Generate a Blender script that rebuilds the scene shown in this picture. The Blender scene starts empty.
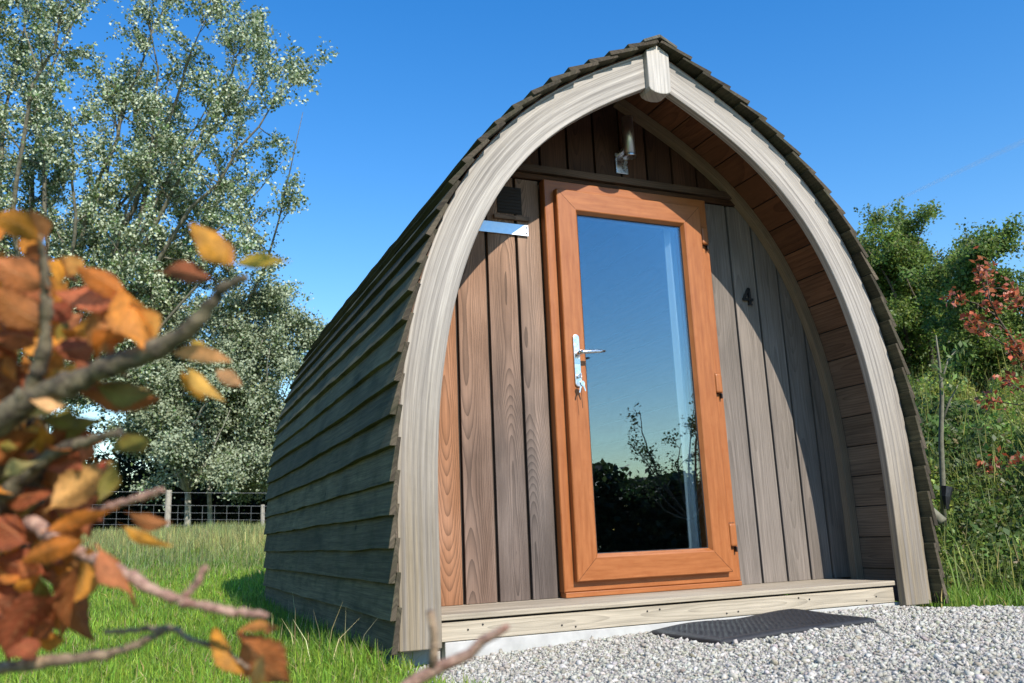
import bpy, math, random
import numpy as np
from mathutils import Vector, Matrix
random.seed(4); rng = np.random.default_rng(4)
SC = bpy.context.scene; COL = SC.collection
# ------------------------------------------------------------------ camera numbers
CAM = np.array([-2.1545, -3.1547, 0.3790]); FPX = 861.8
RIGHT = np.array([0.92231, -0.38433, -0.040395]); DOWN = np.array([0.049073, 0.220159, -0.974229]); FWD = np.array([0.383323, 0.896558, 0.221915])
SUN = np.array([0.16, -1.0, 0.80]); SUN = SUN / np.linalg.norm(SUN)
def at(px, py, d): return CAM + d * (FWD + RIGHT * (px - 512) / FPX + DOWN * (py - 341.5) / FPX)

# ------------------------------------------------------------------ object helpers
def tag(o, label, cat, group=None, kind=None):
    if label: o['label'] = label
    if cat: o['category'] = cat
    if group: o['group'] = group
    if kind: o['kind'] = kind
    return o
def thing(name, label, cat, loc=(0, 0, 0), group=None):
    o = bpy.data.objects.new(name, None); COL.objects.link(o); o.location = loc; o.empty_display_size = .2
    return tag(o, label, cat, group)
def link(name, me, mat, parent=None):
    o = bpy.data.objects.new(name, me); COL.objects.link(o)
    if mat: me.materials.append(mat)
    if parent is not None:
        o.parent = parent
        b = parent; off = Vector((0, 0, 0))
        while b is not None: off += b.location; b = b.parent
        o.location = -off            # meshes are written in world coordinates
    return o
def mesh_np(name, V, F, mat, parent=None, tone=None, uv=None, smooth=False):
    V = np.asarray(V, np.float32); F = np.asarray(F, np.int32); n, k = F.shape
    me = bpy.data.meshes.new(name)
    me.vertices.add(len(V)); me.vertices.foreach_set('co', V.ravel())
    me.loops.add(n * k); me.loops.foreach_set('vertex_index', F.ravel())
    me.polygons.add(n); me.polygons.foreach_set('loop_start', np.arange(0, n * k, k, dtype=np.int32))
    me.update(calc_edges=True)
    if tone is not None:
        a = me.attributes.new('tone', 'FLOAT_COLOR', 'FACE'); t = np.ones((n, 4), np.float32); t[:, :3] = tone; a.data.foreach_set('color', t.ravel())
    if uv is not None:
        l = me.uv_layers.new(name='uv'); l.data.foreach_set('uv', np.asarray(uv, np.float32).ravel())
    if smooth: me.polygons.foreach_set('use_smooth', np.ones(n, bool))
    return link(name, me, mat, parent)

class MB:
    """collects faces of one mesh, with wood-grain uv (u along the grain, metres) and a colour per face"""
    def __init__(s): s.v = []; s.f = []; s.uv = []; s.t = []
    def face(s, pts, uvs, tone):
        i = len(s.v); s.v += [tuple(p) for p in pts]; s.f.append(tuple(range(i, i + len(pts)))); s.uv += [tuple(u) for u in uvs]; s.t.append(tone)
    def shape(s, V, F, tone, u=(0, 0, 1), seed=None, tones=None, uoff=None):
        """a closed shape with shared verts; uv from position along u and across"""
        V = np.asarray(V, float); u = np.asarray(u, float)
        c = V.mean(0); a = np.array([1., 0, 0]) if abs(u[0]) < .6 else np.array([0, 1., 0])
        w1 = np.cross(u, a); w1 /= np.linalg.norm(w1); w2 = np.cross(u, w1)
        uo = random.uniform(0, 60) if uoff is None else uoff; vo = random.uniform(-.035, .035)
        i = len(s.v); s.v += [tuple(p) for p in V]
        UV = np.c_[(V - c) @ u + uo, (V - c) @ w1 + (V - c) @ w2 + vo]
        for k, f in enumerate(F):
            s.f.append(tuple(i + j for j in f)); s.uv += [tuple(UV[j]) for j in f]; s.t.append(tones[k] if tones else tone)
    def box(s, lo, hi, tone, u=(0, 0, 1)):
        (a, b, c), (d, e, g) = lo, hi
        V = [(a, b, c), (d, b, c), (d, e, c), (a, e, c), (a, b, g), (d, b, g), (d, e, g), (a, e, g)]
        s.shape(V, [(0, 3, 2, 1), (4, 5, 6, 7), (0, 1, 5, 4), (1, 2, 6, 5), (2, 3, 7, 6), (3, 0, 4, 7)], tone, u)
    def prism(s, poly, y0, y1, tone, u=(0, 0, 1)):
        """polygon of (x, z), counter-clockwise seen from -y, swept from y0 to y1"""
        n = len(poly); V = [(x, y0, z) for x, z in poly] + [(x, y1, z) for x, z in poly]
        F = [tuple(range(n)), tuple(range(2 * n - 1, n - 1, -1))] + [((i + 1) % n, i, n + i, n + (i + 1) % n) for i in range(n)]
        s.shape(V, F, tone, u)
    def tube(s, pts, rad, tone, sides=8, cap=True):
        pts = [np.asarray(p, float) for p in pts]; n = len(pts); i0 = len(s.v)
        if np.isscalar(rad): rad = [rad] * n
        d0 = pts[1] - pts[0]; d0 = d0 / (np.linalg.norm(d0) + 1e-9); ref = np.array([0, 0, 1.]) if abs(d0[2]) < .8 else np.array([1., 0, 0])
        L = 0; uo = random.uniform(0, 50); us = []
        for k, p in enumerate(pts):
            d = pts[min(k + 1, n - 1)] - pts[max(k - 1, 0)]; d /= (np.linalg.norm(d) + 1e-9)
            a = np.cross(d, ref); a /= (np.linalg.norm(a) + 1e-9); b = np.cross(d, a); ref = np.cross(a, d)
            if k: L += np.linalg.norm(p - pts[k - 1])
            us.append(L + uo)
            for j in range(sides):
                t = 2 * math.pi * j / sides; s.v.append(tuple(p + rad[k] * (math.cos(t) * a + math.sin(t) * b)))
        per = 2 * math.pi * rad[0]
        for k in range(n - 1):
            for j in range(sides):
                j2 = (j + 1) % sides; A = i0 + k * sides
                s.f.append((A + j, A + sides + j, A + sides + j2, A + j2))
                s.uv += [(us[k], j / sides * per), (us[k + 1], j / sides * per), (us[k + 1], (j + 1) / sides * per), (us[k], (j + 1) / sides * per)]; s.t.append(tone)
        if cap:
            s.f.append(tuple(i0 + j for j in range(sides))); s.uv += [(us[0], 0)] * sides; s.t.append(tone)
            s.f.append(tuple(i0 + (n - 1) * sides + j for j in range(sides - 1, -1, -1))); s.uv += [(us[-1], 0)] * sides; s.t.append(tone)
    def build(s, name, mat, parent=None, bevel=0, seg=2, smooth=False):
        me = bpy.data.meshes.new(name); me.from_pydata(s.v, [], s.f); me.update()
        a = me.attributes.new('tone', 'FLOAT_COLOR', 'FACE'); t = np.ones((len(s.f), 4), np.float32); tt_ = [tuple(q) + (1.,) * (4 - len(q)) for q in s.t]; t[:] = np.array(tt_); a.data.foreach_set('color', t.ravel())
        l = me.uv_layers.new(name='uv'); l.data.foreach_set('uv', np.asarray(s.uv, np.float32).ravel())
        if smooth: me.polygons.foreach_set('use_smooth', np.ones(len(s.f), bool))
        o = link(name, me, mat, parent)
        if bevel:
            m = o.modifiers.new('bevel', 'BEVEL'); m.width = bevel; m.segments = seg; m.limit_method = 'ANGLE'; m.angle_limit = math.radians(40)
        return o

# ------------------------------------------------------------------ materials
class NT:
    def __init__(s, name):
        s.m = bpy.data.materials.new(name); s.m.use_nodes = True; s.t = s.m.node_tree; s.t.nodes.clear()
        s.out = s.n('ShaderNodeOutputMaterial')
    def n(s, typ, **k):
        x = s.t.nodes.new(typ)
        for a, b in k.items(): setattr(x, a, b)
        return x
    def l(s, a, b): s.t.links.new(a, b)
    def put(s, sock, v):
        if hasattr(v, 'is_linked') or hasattr(v, 'links'): s.l(v, sock)
        else: sock.default_value = v
    def math(s, op, a, b=0.0, clamp=False):
        x = s.n('ShaderNodeMath', operation=op); x.use_clamp = clamp; s.put(x.inputs[0], a); s.put(x.inputs[1], b); return x.outputs[0]
    def vec(s, x=0., y=0., z=0.):
        c = s.n('ShaderNodeCombineXYZ'); s.put(c.inputs[0], x); s.put(c.inputs[1], y); s.put(c.inputs[2], z); return c.outputs[0]
    def noise(s, v, scale=1., detail=2., rough=.5):
        x = s.n('ShaderNodeTexNoise'); s.put(x.inputs['Vector'], v); x.inputs['Scale'].default_value = scale; x.inputs['Detail'].default_value = detail; x.inputs['Roughness'].default_value = rough; return x.outputs['Fac']
    def ramp(s, f, a, b, lo=0., hi=1.):
        x = s.n('ShaderNodeMapRange'); s.put(x.inputs[0], f); x.inputs[1].default_value = a; x.inputs[2].default_value = b; x.inputs[3].default_value = lo; x.inputs[4].default_value = hi; return x.outputs[0]
    def mix(s, f, a, b, mode='MIX'):
        x = s.n('ShaderNodeMix', data_type='RGBA', blend_type=mode); s.put(x.inputs[0], f); s.put(x.inputs[6], a if not isinstance(a, tuple) else (*a[:3], 1)); s.put(x.inputs[7], b if not isinstance(b, tuple) else (*b[:3], 1)); return x.outputs[2]
    def attr(s, name='tone'):
        x = s.n('ShaderNodeAttribute'); x.attribute_name = name; return x.outputs['Color']
    def scale(s, col, f):
        x = s.n('ShaderNodeVectorMath', operation='SCALE'); s.put(x.inputs[0], col); s.put(x.inputs[3], f); return x.outputs[0]
    def bsdf(s, col, rough=.6, **k):
        b = s.n('ShaderNodeBsdfPrincipled'); s.put(b.inputs['Base Color'], (*col[:3], 1) if isinstance(col, tuple) else col); s.put(b.inputs['Roughness'], rough)
        for a, v in k.items(): s.put(b.inputs[a.replace('_', ' ')], v)
        return b
    def bump(s, h, strength=.3, dist=.002):
        b = s.n('ShaderNodeBump'); b.inputs['Strength'].default_value = strength; b.inputs['Distance'].default_value = dist; s.put(b.inputs['Height'], h); return b.outputs[0]
    def done(s, sh): s.l(sh, s.out.inputs[0]); return s.m

def wood(name, ring=.4, fiber=.35, blotch=.35, knots=True, rough=.75, grey=(.36, .33, .30), greyamt=.0, bump=.5, spacing=.009, spread=.16, moss=None, streak=0., weather=None, d0=0., freq=1.1, wiggle=.010):
    T = NT(name); uvn = T.n('ShaderNodeUVMap'); uvn.uv_map = 'uv'
    sp = T.n('ShaderNodeSeparateXYZ'); T.l(uvn.outputs[0], sp.inputs[0]); u, v = sp.outputs[0], sp.outputs[1]
    M = T.math
    d = M('MULTIPLY', M('SUBTRACT', T.noise(T.vec(M('MULTIPLY', u, freq), 3.3), 1, 1.5), .5 - d0), spread)
    wig = M('MULTIPLY', M('SUBTRACT', T.noise(T.vec(M('MULTIPLY', u, 7), M('MULTIPLY', v, 30)), 1, 2.5, .6), .5), wiggle)
    v2 = M('ADD', v, wig)
    r = M('SQRT', M('ADD', M('MULTIPLY', v2, v2), M('MULTIPLY', d, d)))
    rg = M('FRACT', M('DIVIDE', r, spacing))                       # early wood to late wood, then a sharp step
    rg = M('POWER', rg, 2.2)
    fib = T.noise(T.vec(M('MULTIPLY', u, 5), M('MULTIPLY', v, 300)), 1, 3, .6)
    fib2 = T.noise(T.vec(M('MULTIPLY', u, 1.2), M('MULTIPLY', v, 70)), 1, 2)
    bl = T.noise(T.vec(M('MULTIPLY', u, 2.2), M('MULTIPLY', v, 9)), 1, 3)
    c = T.attr()
    if weather:
        an = T.n('ShaderNodeAttribute'); an.attribute_name = 'tone'; tx = T.n('ShaderNodeTexCoord'); so = T.n('ShaderNodeSeparateXYZ'); T.l(tx.outputs['Object'], so.inputs[0])
        am = M('MULTIPLY', M('SUBTRACT', 1.0, an.outputs['Alpha']), T.ramp(M('ADD', so.outputs[2], M('MULTIPLY', bl, .9)), 1.1, 2.25, 1, 0)); c = T.mix(am, c, weather)
    if streak:
        st = T.noise(T.vec(M('MULTIPLY', u, .5), M('MULTIPLY', v, 55)), 1, 2.5, .6); c = T.mix(T.ramp(st, .38, .62, 0, streak), c, grey)
    if greyamt: c = T.mix(T.ramp(bl, .35, .65, 0, greyamt), c, grey)
    if moss: c = T.mix(T.ramp(T.noise(T.vec(M('MULTIPLY', u, 4), M('MULTIPLY', v, 10)), 1, 5, .65), .48, .68, 0, .75), c, moss)
    f = M('MULTIPLY', M('SUBTRACT', 1.0, M('MULTIPLY', rg, ring)), T.ramp(fib, .3, .7, 1 - fiber, 1 + fiber * .5))
    f = M('MULTIPLY', f, T.ramp(fib2, .3, .7, 1 - fiber * .6, 1 + fiber * .4))
    f = M('MULTIPLY', f, T.ramp(bl, .3, .7, 1 - blotch, 1 + blotch * .4))
    h = M('ADD', M('MULTIPLY', rg, .6), fib)
    if knots:
        vo = T.n('ShaderNodeTexVoronoi'); vo.inputs['Scale'].default_value = 1; T.l(T.vec(M('MULTIPLY', u, 3.2), M('MULTIPLY', v, 5.5)), vo.inputs['Vector'])
        pick = T.n('ShaderNodeSeparateColor'); T.l(vo.outputs['Color'], pick.inputs[0])
        k = M('MULTIPLY', T.ramp(vo.outputs['Distance'], .03, .055, 1, 0), M('LESS_THAN', pick.outputs[0], .62))
        k2 = M('MULTIPLY', T.ramp(vo.outputs['Distance'], .04, .13, 1, 0), M('LESS_THAN', pick.outputs[0], .62))
        f = M('MULTIPLY', f, M('SUBTRACT', 1, M('ADD', M('MULTIPLY', k, .55), M('MULTIPLY', k2, .2))))
    b = T.bsdf(T.scale(c, f), rough, Specular_IOR_Level=.25)
    T.l(T.bump(h, bump, .0015), b.inputs['Normal'])
    return T.done(b.outputs[0])

def leafmat(name, under=None, trans=.35, rough=.45, vein=False, spec=.5):
    T = NT(name); c = T.attr()
    if under:
        g = T.n('ShaderNodeNewGeometry'); c = T.mix(g.outputs['Backfacing'], c, under)
    if vein:
        uvn = T.n('ShaderNodeUVMap'); uvn.uv_map = 'uv'; sp = T.n('ShaderNodeSeparateXYZ'); T.l(uvn.outputs[0], sp.inputs[0]); M = T.math
        av = M('ABSOLUTE', sp.outputs[1])
        w = M('FRACT', M('MULTIPLY', M('SUBTRACT', sp.outputs[0], M('MULTIPLY', av, .35)), 9))
        rib = T.ramp(M('ABSOLUTE', M('SUBTRACT', w, .5)), 0, .16, 1, 0); mid = T.ramp(av, .0, .07, 1, 0)
        ve = M('MAXIMUM', rib, mid)
        tx = T.n('ShaderNodeTexCoord'); bl = T.noise(tx.outputs['Object'], 85, 5, .65); sp2 = T.noise(tx.outputs['Object'], 420, 2, .6)
        c = T.scale(c, T.ramp(bl, .3, .7, .55, 1.35)); c = T.mix(T.ramp(sp2, .62, .70, 0, .6), c, (.10, .04, .02)); c = T.mix(M('MULTIPLY', ve, .35), c, (.75, .42, .16))
        edge = T.ramp(av, .6, 1.0, 0, .45); c = T.mix(edge, c, (.18, .05, .015))
    b = T.bsdf(c, rough, Specular_IOR_Level=spec)
    if vein:
        bn = T.bump(ve, .6, .0012); T.l(bn, b.inputs['Normal'])
    tr = T.n('ShaderNodeBsdfTranslucent'); T.l(T.scale(c, 1.25), tr.inputs[0])
    mx = T.n('ShaderNodeMixShader'); mx.inputs[0].default_value = trans; T.l(b.outputs[0], mx.inputs[1]); T.l(tr.outputs[0], mx.inputs[2])
    return T.done(mx.outputs[0])

def plain(name, col, rough=.5, metal=0., var=.25, scale=25, bump=.15, spec=.5):
    T = NT(name); tx = T.n('ShaderNodeTexCoord'); n1 = T.noise(tx.outputs['Object'], scale, 5, .6)
    b = T.bsdf(T.scale((*col, ) if False else T.mix(0., (*col,), (*col,)), T.ramp(n1, .25, .75, 1 - var, 1 + var)), T.ramp(n1, .3, .7, max(0, rough - .08), min(1, rough + .1)), Metallic=metal, Specular_IOR_Level=spec)
    if bump: T.l(T.bump(n1, bump, .002), b.inputs['Normal'])
    return T.done(b.outputs[0])

M_arch = wood('weathered_glulam', ring=.22, fiber=.28, blotch=.16, knots=False, spacing=.024, spread=.02, greyamt=.2, grey=(.25, .225, .20), rough=.8, streak=.75)
M_block = wood('pale_block_wood', ring=.15, fiber=.25, blotch=.15, spacing=.02, rough=.8)
M_grey = wood('silvered_boards', ring=.24, fiber=.30, blotch=.34, rough=.75, spacing=.0065, spread=.20, d0=.34, freq=.45, greyamt=.5, grey=(.175, .147, .127))
M_upper = wood('sheltered_boards', ring=.4, fiber=.2, blotch=.35, rough=.7, spacing=.007, spread=.2, d0=.25, freq=.6)
M_board = wood('larch_boards', ring=.52, fiber=.20, blotch=.34, rough=.7, spacing=.0052, spread=.26, d0=.30, freq=.62, wiggle=.013, greyamt=.22, grey=(.28, .235, .205), weather=(.145, .113, .096))
M_lining = wood('lining_boards', ring=.3, fiber=.25, blotch=.3, rough=.75, spacing=.012)
M_clad = wood('mossy_cladding', ring=.2, fiber=.45, blotch=.35, rough=.85, spacing=.02, knots=True, moss=(.040, .045, .020), bump=.8)
M_deck = wood('pale_deck_boards', ring=.28, fiber=.2, blotch=.2, rough=.7, spacing=.012)
def door_foil():
    T = NT('golden_oak_foil'); uvn = T.n('ShaderNodeUVMap'); uvn.uv_map = 'uv'; sp = T.n('ShaderNodeSeparateXYZ'); T.l(uvn.outputs[0], sp.inputs[0]); M = T.math
    u, v = sp.outputs[0], sp.outputs[1]
    a = T.noise(T.vec(M('MULTIPLY', u, 5), M('MULTIPLY', v, 60)), 1, 4, .6); b_ = T.noise(T.vec(M('MULTIPLY', u, 18), M('MULTIPLY', v, 28)), 1, 3, .6)
    c = T.mix(T.ramp(a, .3, .7), (.265, .084, .022), (.37, .128, .036)); c = T.mix(T.ramp(b_, .52, .75, 0, .55), c, (.27, .075, .016))
    b = T.bsdf(c, T.ramp(a, .3, .7, .36, .5), Specular_IOR_Level=.4); T.l(T.bump(a, .12, .001), b.inputs['Normal']); return T.done(b.outputs[0])
M_door = door_foil()
M_metal = plain('brushed_metal', (.72, .74, .76), .28, 1.0, .06, 60, .05)
M_steel = plain('satin_steel', (.60, .61, .62), .42, 1.0, .03, 8, 0)
M_zinc = plain('galvanised_strap', (.62, .66, .70), .38, 1.0, .12, 30, .1)
M_black = plain('black_plastic', (.012, .012, .013), .4, 0, .2, 40, .1)
M_rubber = plain('black_rubber', (.020, .020, .022), .62, 0, .35, 35, .3)
M_conc = plain('pale_concrete', (.46, .45, .43), .9, 0, .18, 14, .4)
M_wire = plain('fence_wire', (.30, .30, .29), .5, .6, .15, 20, 0)
M_post = plain('fence_post_wood', (.30, .27, .22), .85, 0, .3, 18, .4)
M_stakes = plain('grey_sapling_bark', (.17, .16, .11), .85, 0, .35, 30, .4)
M_dark = plain('dark_brown_vent', (.030, .022, .017), .8, 0, .2, 4, .1)
def bark(name, c1, c2, sc=10):
    T = NT(name); tx = T.n('ShaderNodeTexCoord'); n1 = T.noise(tx.outputs['Object'], sc, 5, .65)
    b = T.bsdf(T.mix(T.ramp(n1, .38, .62), c1, c2), .85); T.l(T.bump(n1, .6, .01), b.inputs['Normal']); return T.done(b.outputs[0])
M_bark_pale = bark('pale_poplar_bark', (.36, .35, .29), (.16, .155, .12))
M_bark_poplar = bark('poplar_limb_bark', (.20, .185, .135), (.085, .078, .055))
M_bark_brown = bark('brown_bark', (.12, .09, .06), (.06, .045, .03))
M_bark_twig = bark('lichened_twig_bark', (.34, .24, .15), (.12, .075, .05), 90)
M_bark_thick = bark('lichened_branch_bark', (.18, .145, .085), (.042, .03, .02), 70)
M_twig_red = bark('reddish_twig_bark', (.46, .29, .21), (.22, .11, .08), 120)
M_poplar = leafmat('poplar_leaves', under=(.48, .54, .38), trans=.25, rough=.5)
M_white = leafmat('whitebeam_leaves', under=(.32, .37, .24), trans=.25, rough=.5)
M_leaf = leafmat('green_leaves', trans=.52, rough=.5)
M_grass = leafmat('grass_blades', trans=.35, rough=.5, spec=.3)
M_beech = leafmat('copper_beech_leaves', trans=.44, rough=.55, vein=True, spec=.3)
M_copper = leafmat('distant_copper_leaves', trans=.3, rough=.45)
def glass():
    T = NT('door_glass'); tr = T.n('ShaderNodeBsdfTransparent'); tr.inputs[0].default_value = (.78, .86, .90, 1)
    g = T.n('ShaderNodeBsdfGlossy'); g.inputs[0].default_value = (.86, .94, 1, 1); g.inputs[1].default_value = 0.0
    lw = T.n('ShaderNodeFresnel'); lw.inputs[0].default_value = 1.5
    mx = T.n('ShaderNodeMixShader'); T.l(T.math('ADD', T.math('MULTIPLY', lw.outputs[0], 1.2), .10), mx.inputs[0]); T.l(tr.outputs[0], mx.inputs[1]); T.l(g.outputs[0], mx.inputs[2]); return T.done(mx.outputs[0])
M_glass = glass()
def curtain_mat():
    T = NT('pale_curtain_cloth'); b = T.bsdf((.80, .84, .86), .9); return T.done(b.outputs[0])
M_cloth = curtain_mat()

# ------------------------------------------------------------------ terrain
def sstep(a, b, x):
    t = np.clip((x - a) / (b - a), 0, 1); return t * t * (3 - 2 * t)
def bank_t(x, y): return np.where(np.asarray(x) > 1.2, (x - 1.9) * .79 + y * .61, -1.0) * 1.0
def lump(x, y): return np.sin(x * 1.7 + y * .6) * .5 + np.sin(y * 2.3 - x * .9 + 1) * .3 + np.sin(x * 4.1 + 2) * np.sin(y * 3.7) * .2
def ground_h(x, y):
    x = np.asarray(x, float); y = np.asarray(y, float)
    z = np.interp(x, [-6, -3, -1.3, -1.1, -.6, 0, 1.0, 1.3, 1.8, 3], [-.10, -.10, -.075, -.062, -.036, -.014, -.006, -.028, -.055, -.06])
    z = z + .68 * sstep(1.5, 17, y) * (1 - sstep(-1, 3.5, x))
    t = bank_t(x, y)
    z = z + np.clip((x - 1.9) * .79 + y * .61, 0, 7) * .17 * sstep(0, 1.0, (x - 1.9) * .79 + y * .61) * sstep(-3, 0, y) * sstep(1.25, 2.3, x)
    far = np.hypot(x, y)
    return z + .012 * lump(x, y) * sstep(1.8, 5, np.abs(x)) + .15 * lump(x * .2, y * .2) * sstep(25, 60, far)
g1 = np.concatenate([np.linspace(-400, -30, 12), np.linspace(-26, -8, 14), np.linspace(-7.5, 9, 110), np.linspace(10, 30, 16), np.linspace(40, 400, 12)])
g2 = np.concatenate([np.linspace(-400, -30, 12), np.linspace(-26, -6, 14), np.linspace(-5.5, 8, 90), np.linspace(9, 30, 22), np.linspace(40, 400, 12)])
X, Y = np.meshgrid(g1, g2); Z = ground_h(X, Y)
nx, ny = len(g1), len(g2); I = np.arange(nx * ny).reshape(ny, nx)
F = np.stack([I[:-1, :-1], I[:-1, 1:], I[1:, 1:], I[1:, :-1]], -1).reshape(-1, 4)
T = NT('meadow_soil'); tx = T.n('ShaderNodeTexCoord'); n1 = T.noise(tx.outputs['Object'], 3, 6, .65); n2 = T.noise(tx.outputs['Object'], .5, 3)
c = T.mix(T.ramp(n1, .35, .65), (.045, .085, .014), (.10, .16, .03)); c = T.mix(T.ramp(n2, .4, .6, 0, .4), c, (.12, .13, .045))
b = T.bsdf(c, .9); T.l(T.bump(n1, .6, .03), b.inputs['Normal']); M_soil = T.done(b.outputs[0])
tag(mesh_np('ground', np.c_[X.ravel(), Y.ravel(), Z.ravel()], F, M_soil, smooth=True), 'grassy ground rising gently away behind the pod', 'ground', kind='structure')
# gravel apron: a sheet just above the ground
def in_gravel(x, y):
    front = np.where(x > 1.2, -.06 + .03 * np.sin(x * 9), .06) + 0.0
    left = -1.24 + .04 * np.sin(y * 7) + .02 * np.sin(y * 17) - sstep(-1.2, -3.5, y) * .25
    return (x > left) & (y < front)
gx = np.linspace(-1.5, 9, 130); gy = np.linspace(-11, .1, 150); X, Y = np.meshgrid(gx, gy)
I = np.arange(X.size).reshape(X.shape); F = np.stack([I[:-1, :-1], I[:-1, 1:], I[1:, 1:], I[1:, :-1]], -1).reshape(-1, 4)
cx = X.ravel()[F].mean(1); cy = Y.ravel()[F].mean(1); F = F[in_gravel(cx, cy)]
T = NT('gravel_bed'); tx = T.n('ShaderNodeTexCoord'); vo = T.n('ShaderNodeTexVoronoi'); vo.inputs['Scale'].default_value = 70; T.l(tx.outputs['Object'], vo.inputs['Vector'])
sp = T.n('ShaderNodeSeparateColor'); T.l(vo.outputs['Color'], sp.inputs[0])
c = T.mix(sp.outputs[0], (.20, .19, .165), (.37, .35, .31)); b = T.bsdf(c, .9); T.l(T.bump(vo.outputs['Distance'], .9, .02), b.inputs['Normal']); M_gbed = T.done(b.outputs[0])
tag(mesh_np('gravel_path', np.c_[X.ravel(), Y.ravel(), ground_h(X, Y).ravel() + .005], F, M_gbed, smooth=True), 'pale grey gravel bed in front of the pod', 'path', kind='structure')
# loose stones
def ico():
    p = (1 + 5 ** .5) / 2
    V = np.array([(-1, p, 0), (1, p, 0), (-1, -p, 0), (1, -p, 0), (0, -1, p), (0, 1, p), (0, -1, -p), (0, 1, -p), (p, 0, -1), (p, 0, 1), (-p, 0, -1), (-p, 0, 1)], float); V /= np.linalg.norm(V[0])
    Fi = np.array([(0, 11, 5), (0, 5, 1), (0, 1, 7), (0, 7, 10), (0, 10, 11), (1, 5, 9), (5, 11, 4), (11, 10, 2), (10, 7, 6), (7, 1, 8), (3, 9, 4), (3, 4, 2), (3, 2, 6), (3, 6, 8), (3, 8, 9), (4, 9, 5), (2, 4, 11), (6, 2, 10), (8, 6, 7), (9, 8, 1)])
    return V, Fi
def rand_rot(n):
    q = rng.normal(size=(n, 4)); q /= np.linalg.norm(q, axis=1)[:, None]; w, x, y, z = q.T
    return np.stack([np.stack([1 - 2 * (y * y + z * z), 2 * (x * y - z * w), 2 * (x * z + y * w)], -1), np.stack([2 * (x * y + z * w), 1 - 2 * (x * x + z * z), 2 * (y * z - x * w)], -1), np.stack([2 * (x * z - y * w), 2 * (y * z + x * w), 1 - 2 * (x * x + y * y)], -1)], 1)
N = 125000
sx = rng.uniform(-1.45, 2.9, N); sy = .06 - 2.3 * rng.uniform(0, 1, N) ** 1.15
k = in_gravel(sx + rng.normal(0, .03, N), sy + rng.normal(0, .02, N)) & (sy < .03) & ~((sx > -.24) & (sx < .46) & (sy > -.41) & (sy < -.03)); sx, sy = sx[k], sy[k]; N = len(sx)
size = np.clip(rng.lognormal(math.log(.0043), .46, N), .0024, .015)
IV, IF = ico(); R = rand_rot(N); sc3 = np.stack([rng.uniform(.8, 1.3, N), rng.uniform(.65, 1.1, N), rng.uniform(.4, .8, N)], -1)
V = IV[None] * (1 + rng.uniform(-.42, .28, (N, 12, 1))) * sc3[:, None] * size[:, None, None]
V = np.einsum('nij,nkj->nki', R, V); V[:, :, 2] *= .8
V += np.stack([sx, sy, ground_h(sx, sy) + .004 + size * rng.uniform(.1, .6, N)], -1)[:, None]
g = np.clip(rng.normal(.38, .075, N), .10, .60); hue = rng.normal(0, .012, (N, 3)) + np.array([.038, .012, -.048])
tone = np.repeat(np.clip(g[:, None] + hue, .05, .85), 20, 0)
T = NT('gravel_stones'); tx = T.n('ShaderNodeTexCoord'); n1 = T.noise(tx.outputs['Object'], 160, 4, .6); b = T.bsdf(T.scale(T.attr(), T.ramp(n1, .3, .7, .75, 1.15)), .85); M_stone = T.done(b.outputs[0])
tag(mesh_np('gravel_stones', V.reshape(-1, 3), (IF[None] + 12 * np.arange(N)[:, None, None]).reshape(-1, 3), M_stone, tone=tone), 'loose angular pale grey gravel chippings before the pod', 'gravel', kind='stuff')

# ------------------------------------------------------------------ pod profile (x, z) of the right half, inner edge of the front arch
PI_ = np.array([[1.131, -.003], [1.131, .133], [1.132, .254], [1.133, .365], [1.134, .468], [1.133, .566], [1.132, .659], [1.128, .75], [1.123, .838], [1.115, .925], [1.104, 1.011], [1.091, 1.096], [1.076, 1.18], [1.057, 1.265], [1.035, 1.349], [1.009, 1.434], [.978, 1.52], [.943, 1.605], [.902, 1.69], [.855, 1.774], [.801, 1.857], [.739, 1.937], [.671, 2.015], [.595, 2.088], [.513, 2.158], [.423, 2.223], [.328, 2.285], [.225, 2.345], [.117, 2.403], [0, 2.464], [-.12, 2.525], [-.25, 2.59]])
def resample(P, n):
    s = np.r_[0, np.cumsum(np.linalg.norm(np.diff(P, axis=0), axis=1))]; q = np.linspace(0, s[-1], n); return np.c_[np.interp(q, s, P[:, 0]), np.interp(q, s, P[:, 1])]
def normals(P):
    d = np.gradient(P, axis=0); d /= np.linalg.norm(d, axis=1)[:, None]; return np.c_[d[:, 1], -d[:, 0]]
PIs = resample(PI_, 90); NIs = normals(PIs)
for _ in range(4): NIs[1:-1] = (NIs[:-2] + NIs[1:-1] * 2 + NIs[2:]) / 4; NIs /= np.linalg.norm(NIs, axis=1)[:, None]
def offset(d, n=None, xmin=0.0):
    P = PIs + NIs * d
    if xmin is not None:
        i = int(np.argmax(P[:, 0] < xmin)); a, b = P[i - 1], P[i]; t = (a[0] - xmin) / (a[0] - b[0] + 1e-9); P = np.r_[P[:i], [a + (b - a) * t]]
    return resample(P, n) if n else P
W_ARCH = .160
OUTC = offset(W_ARCH, 70)                       # outer profile, right half, from foot to apex
def zprof(x): return float(np.interp(abs(x), OUTC[::-1, 0], OUTC[::-1, 1]))

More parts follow.
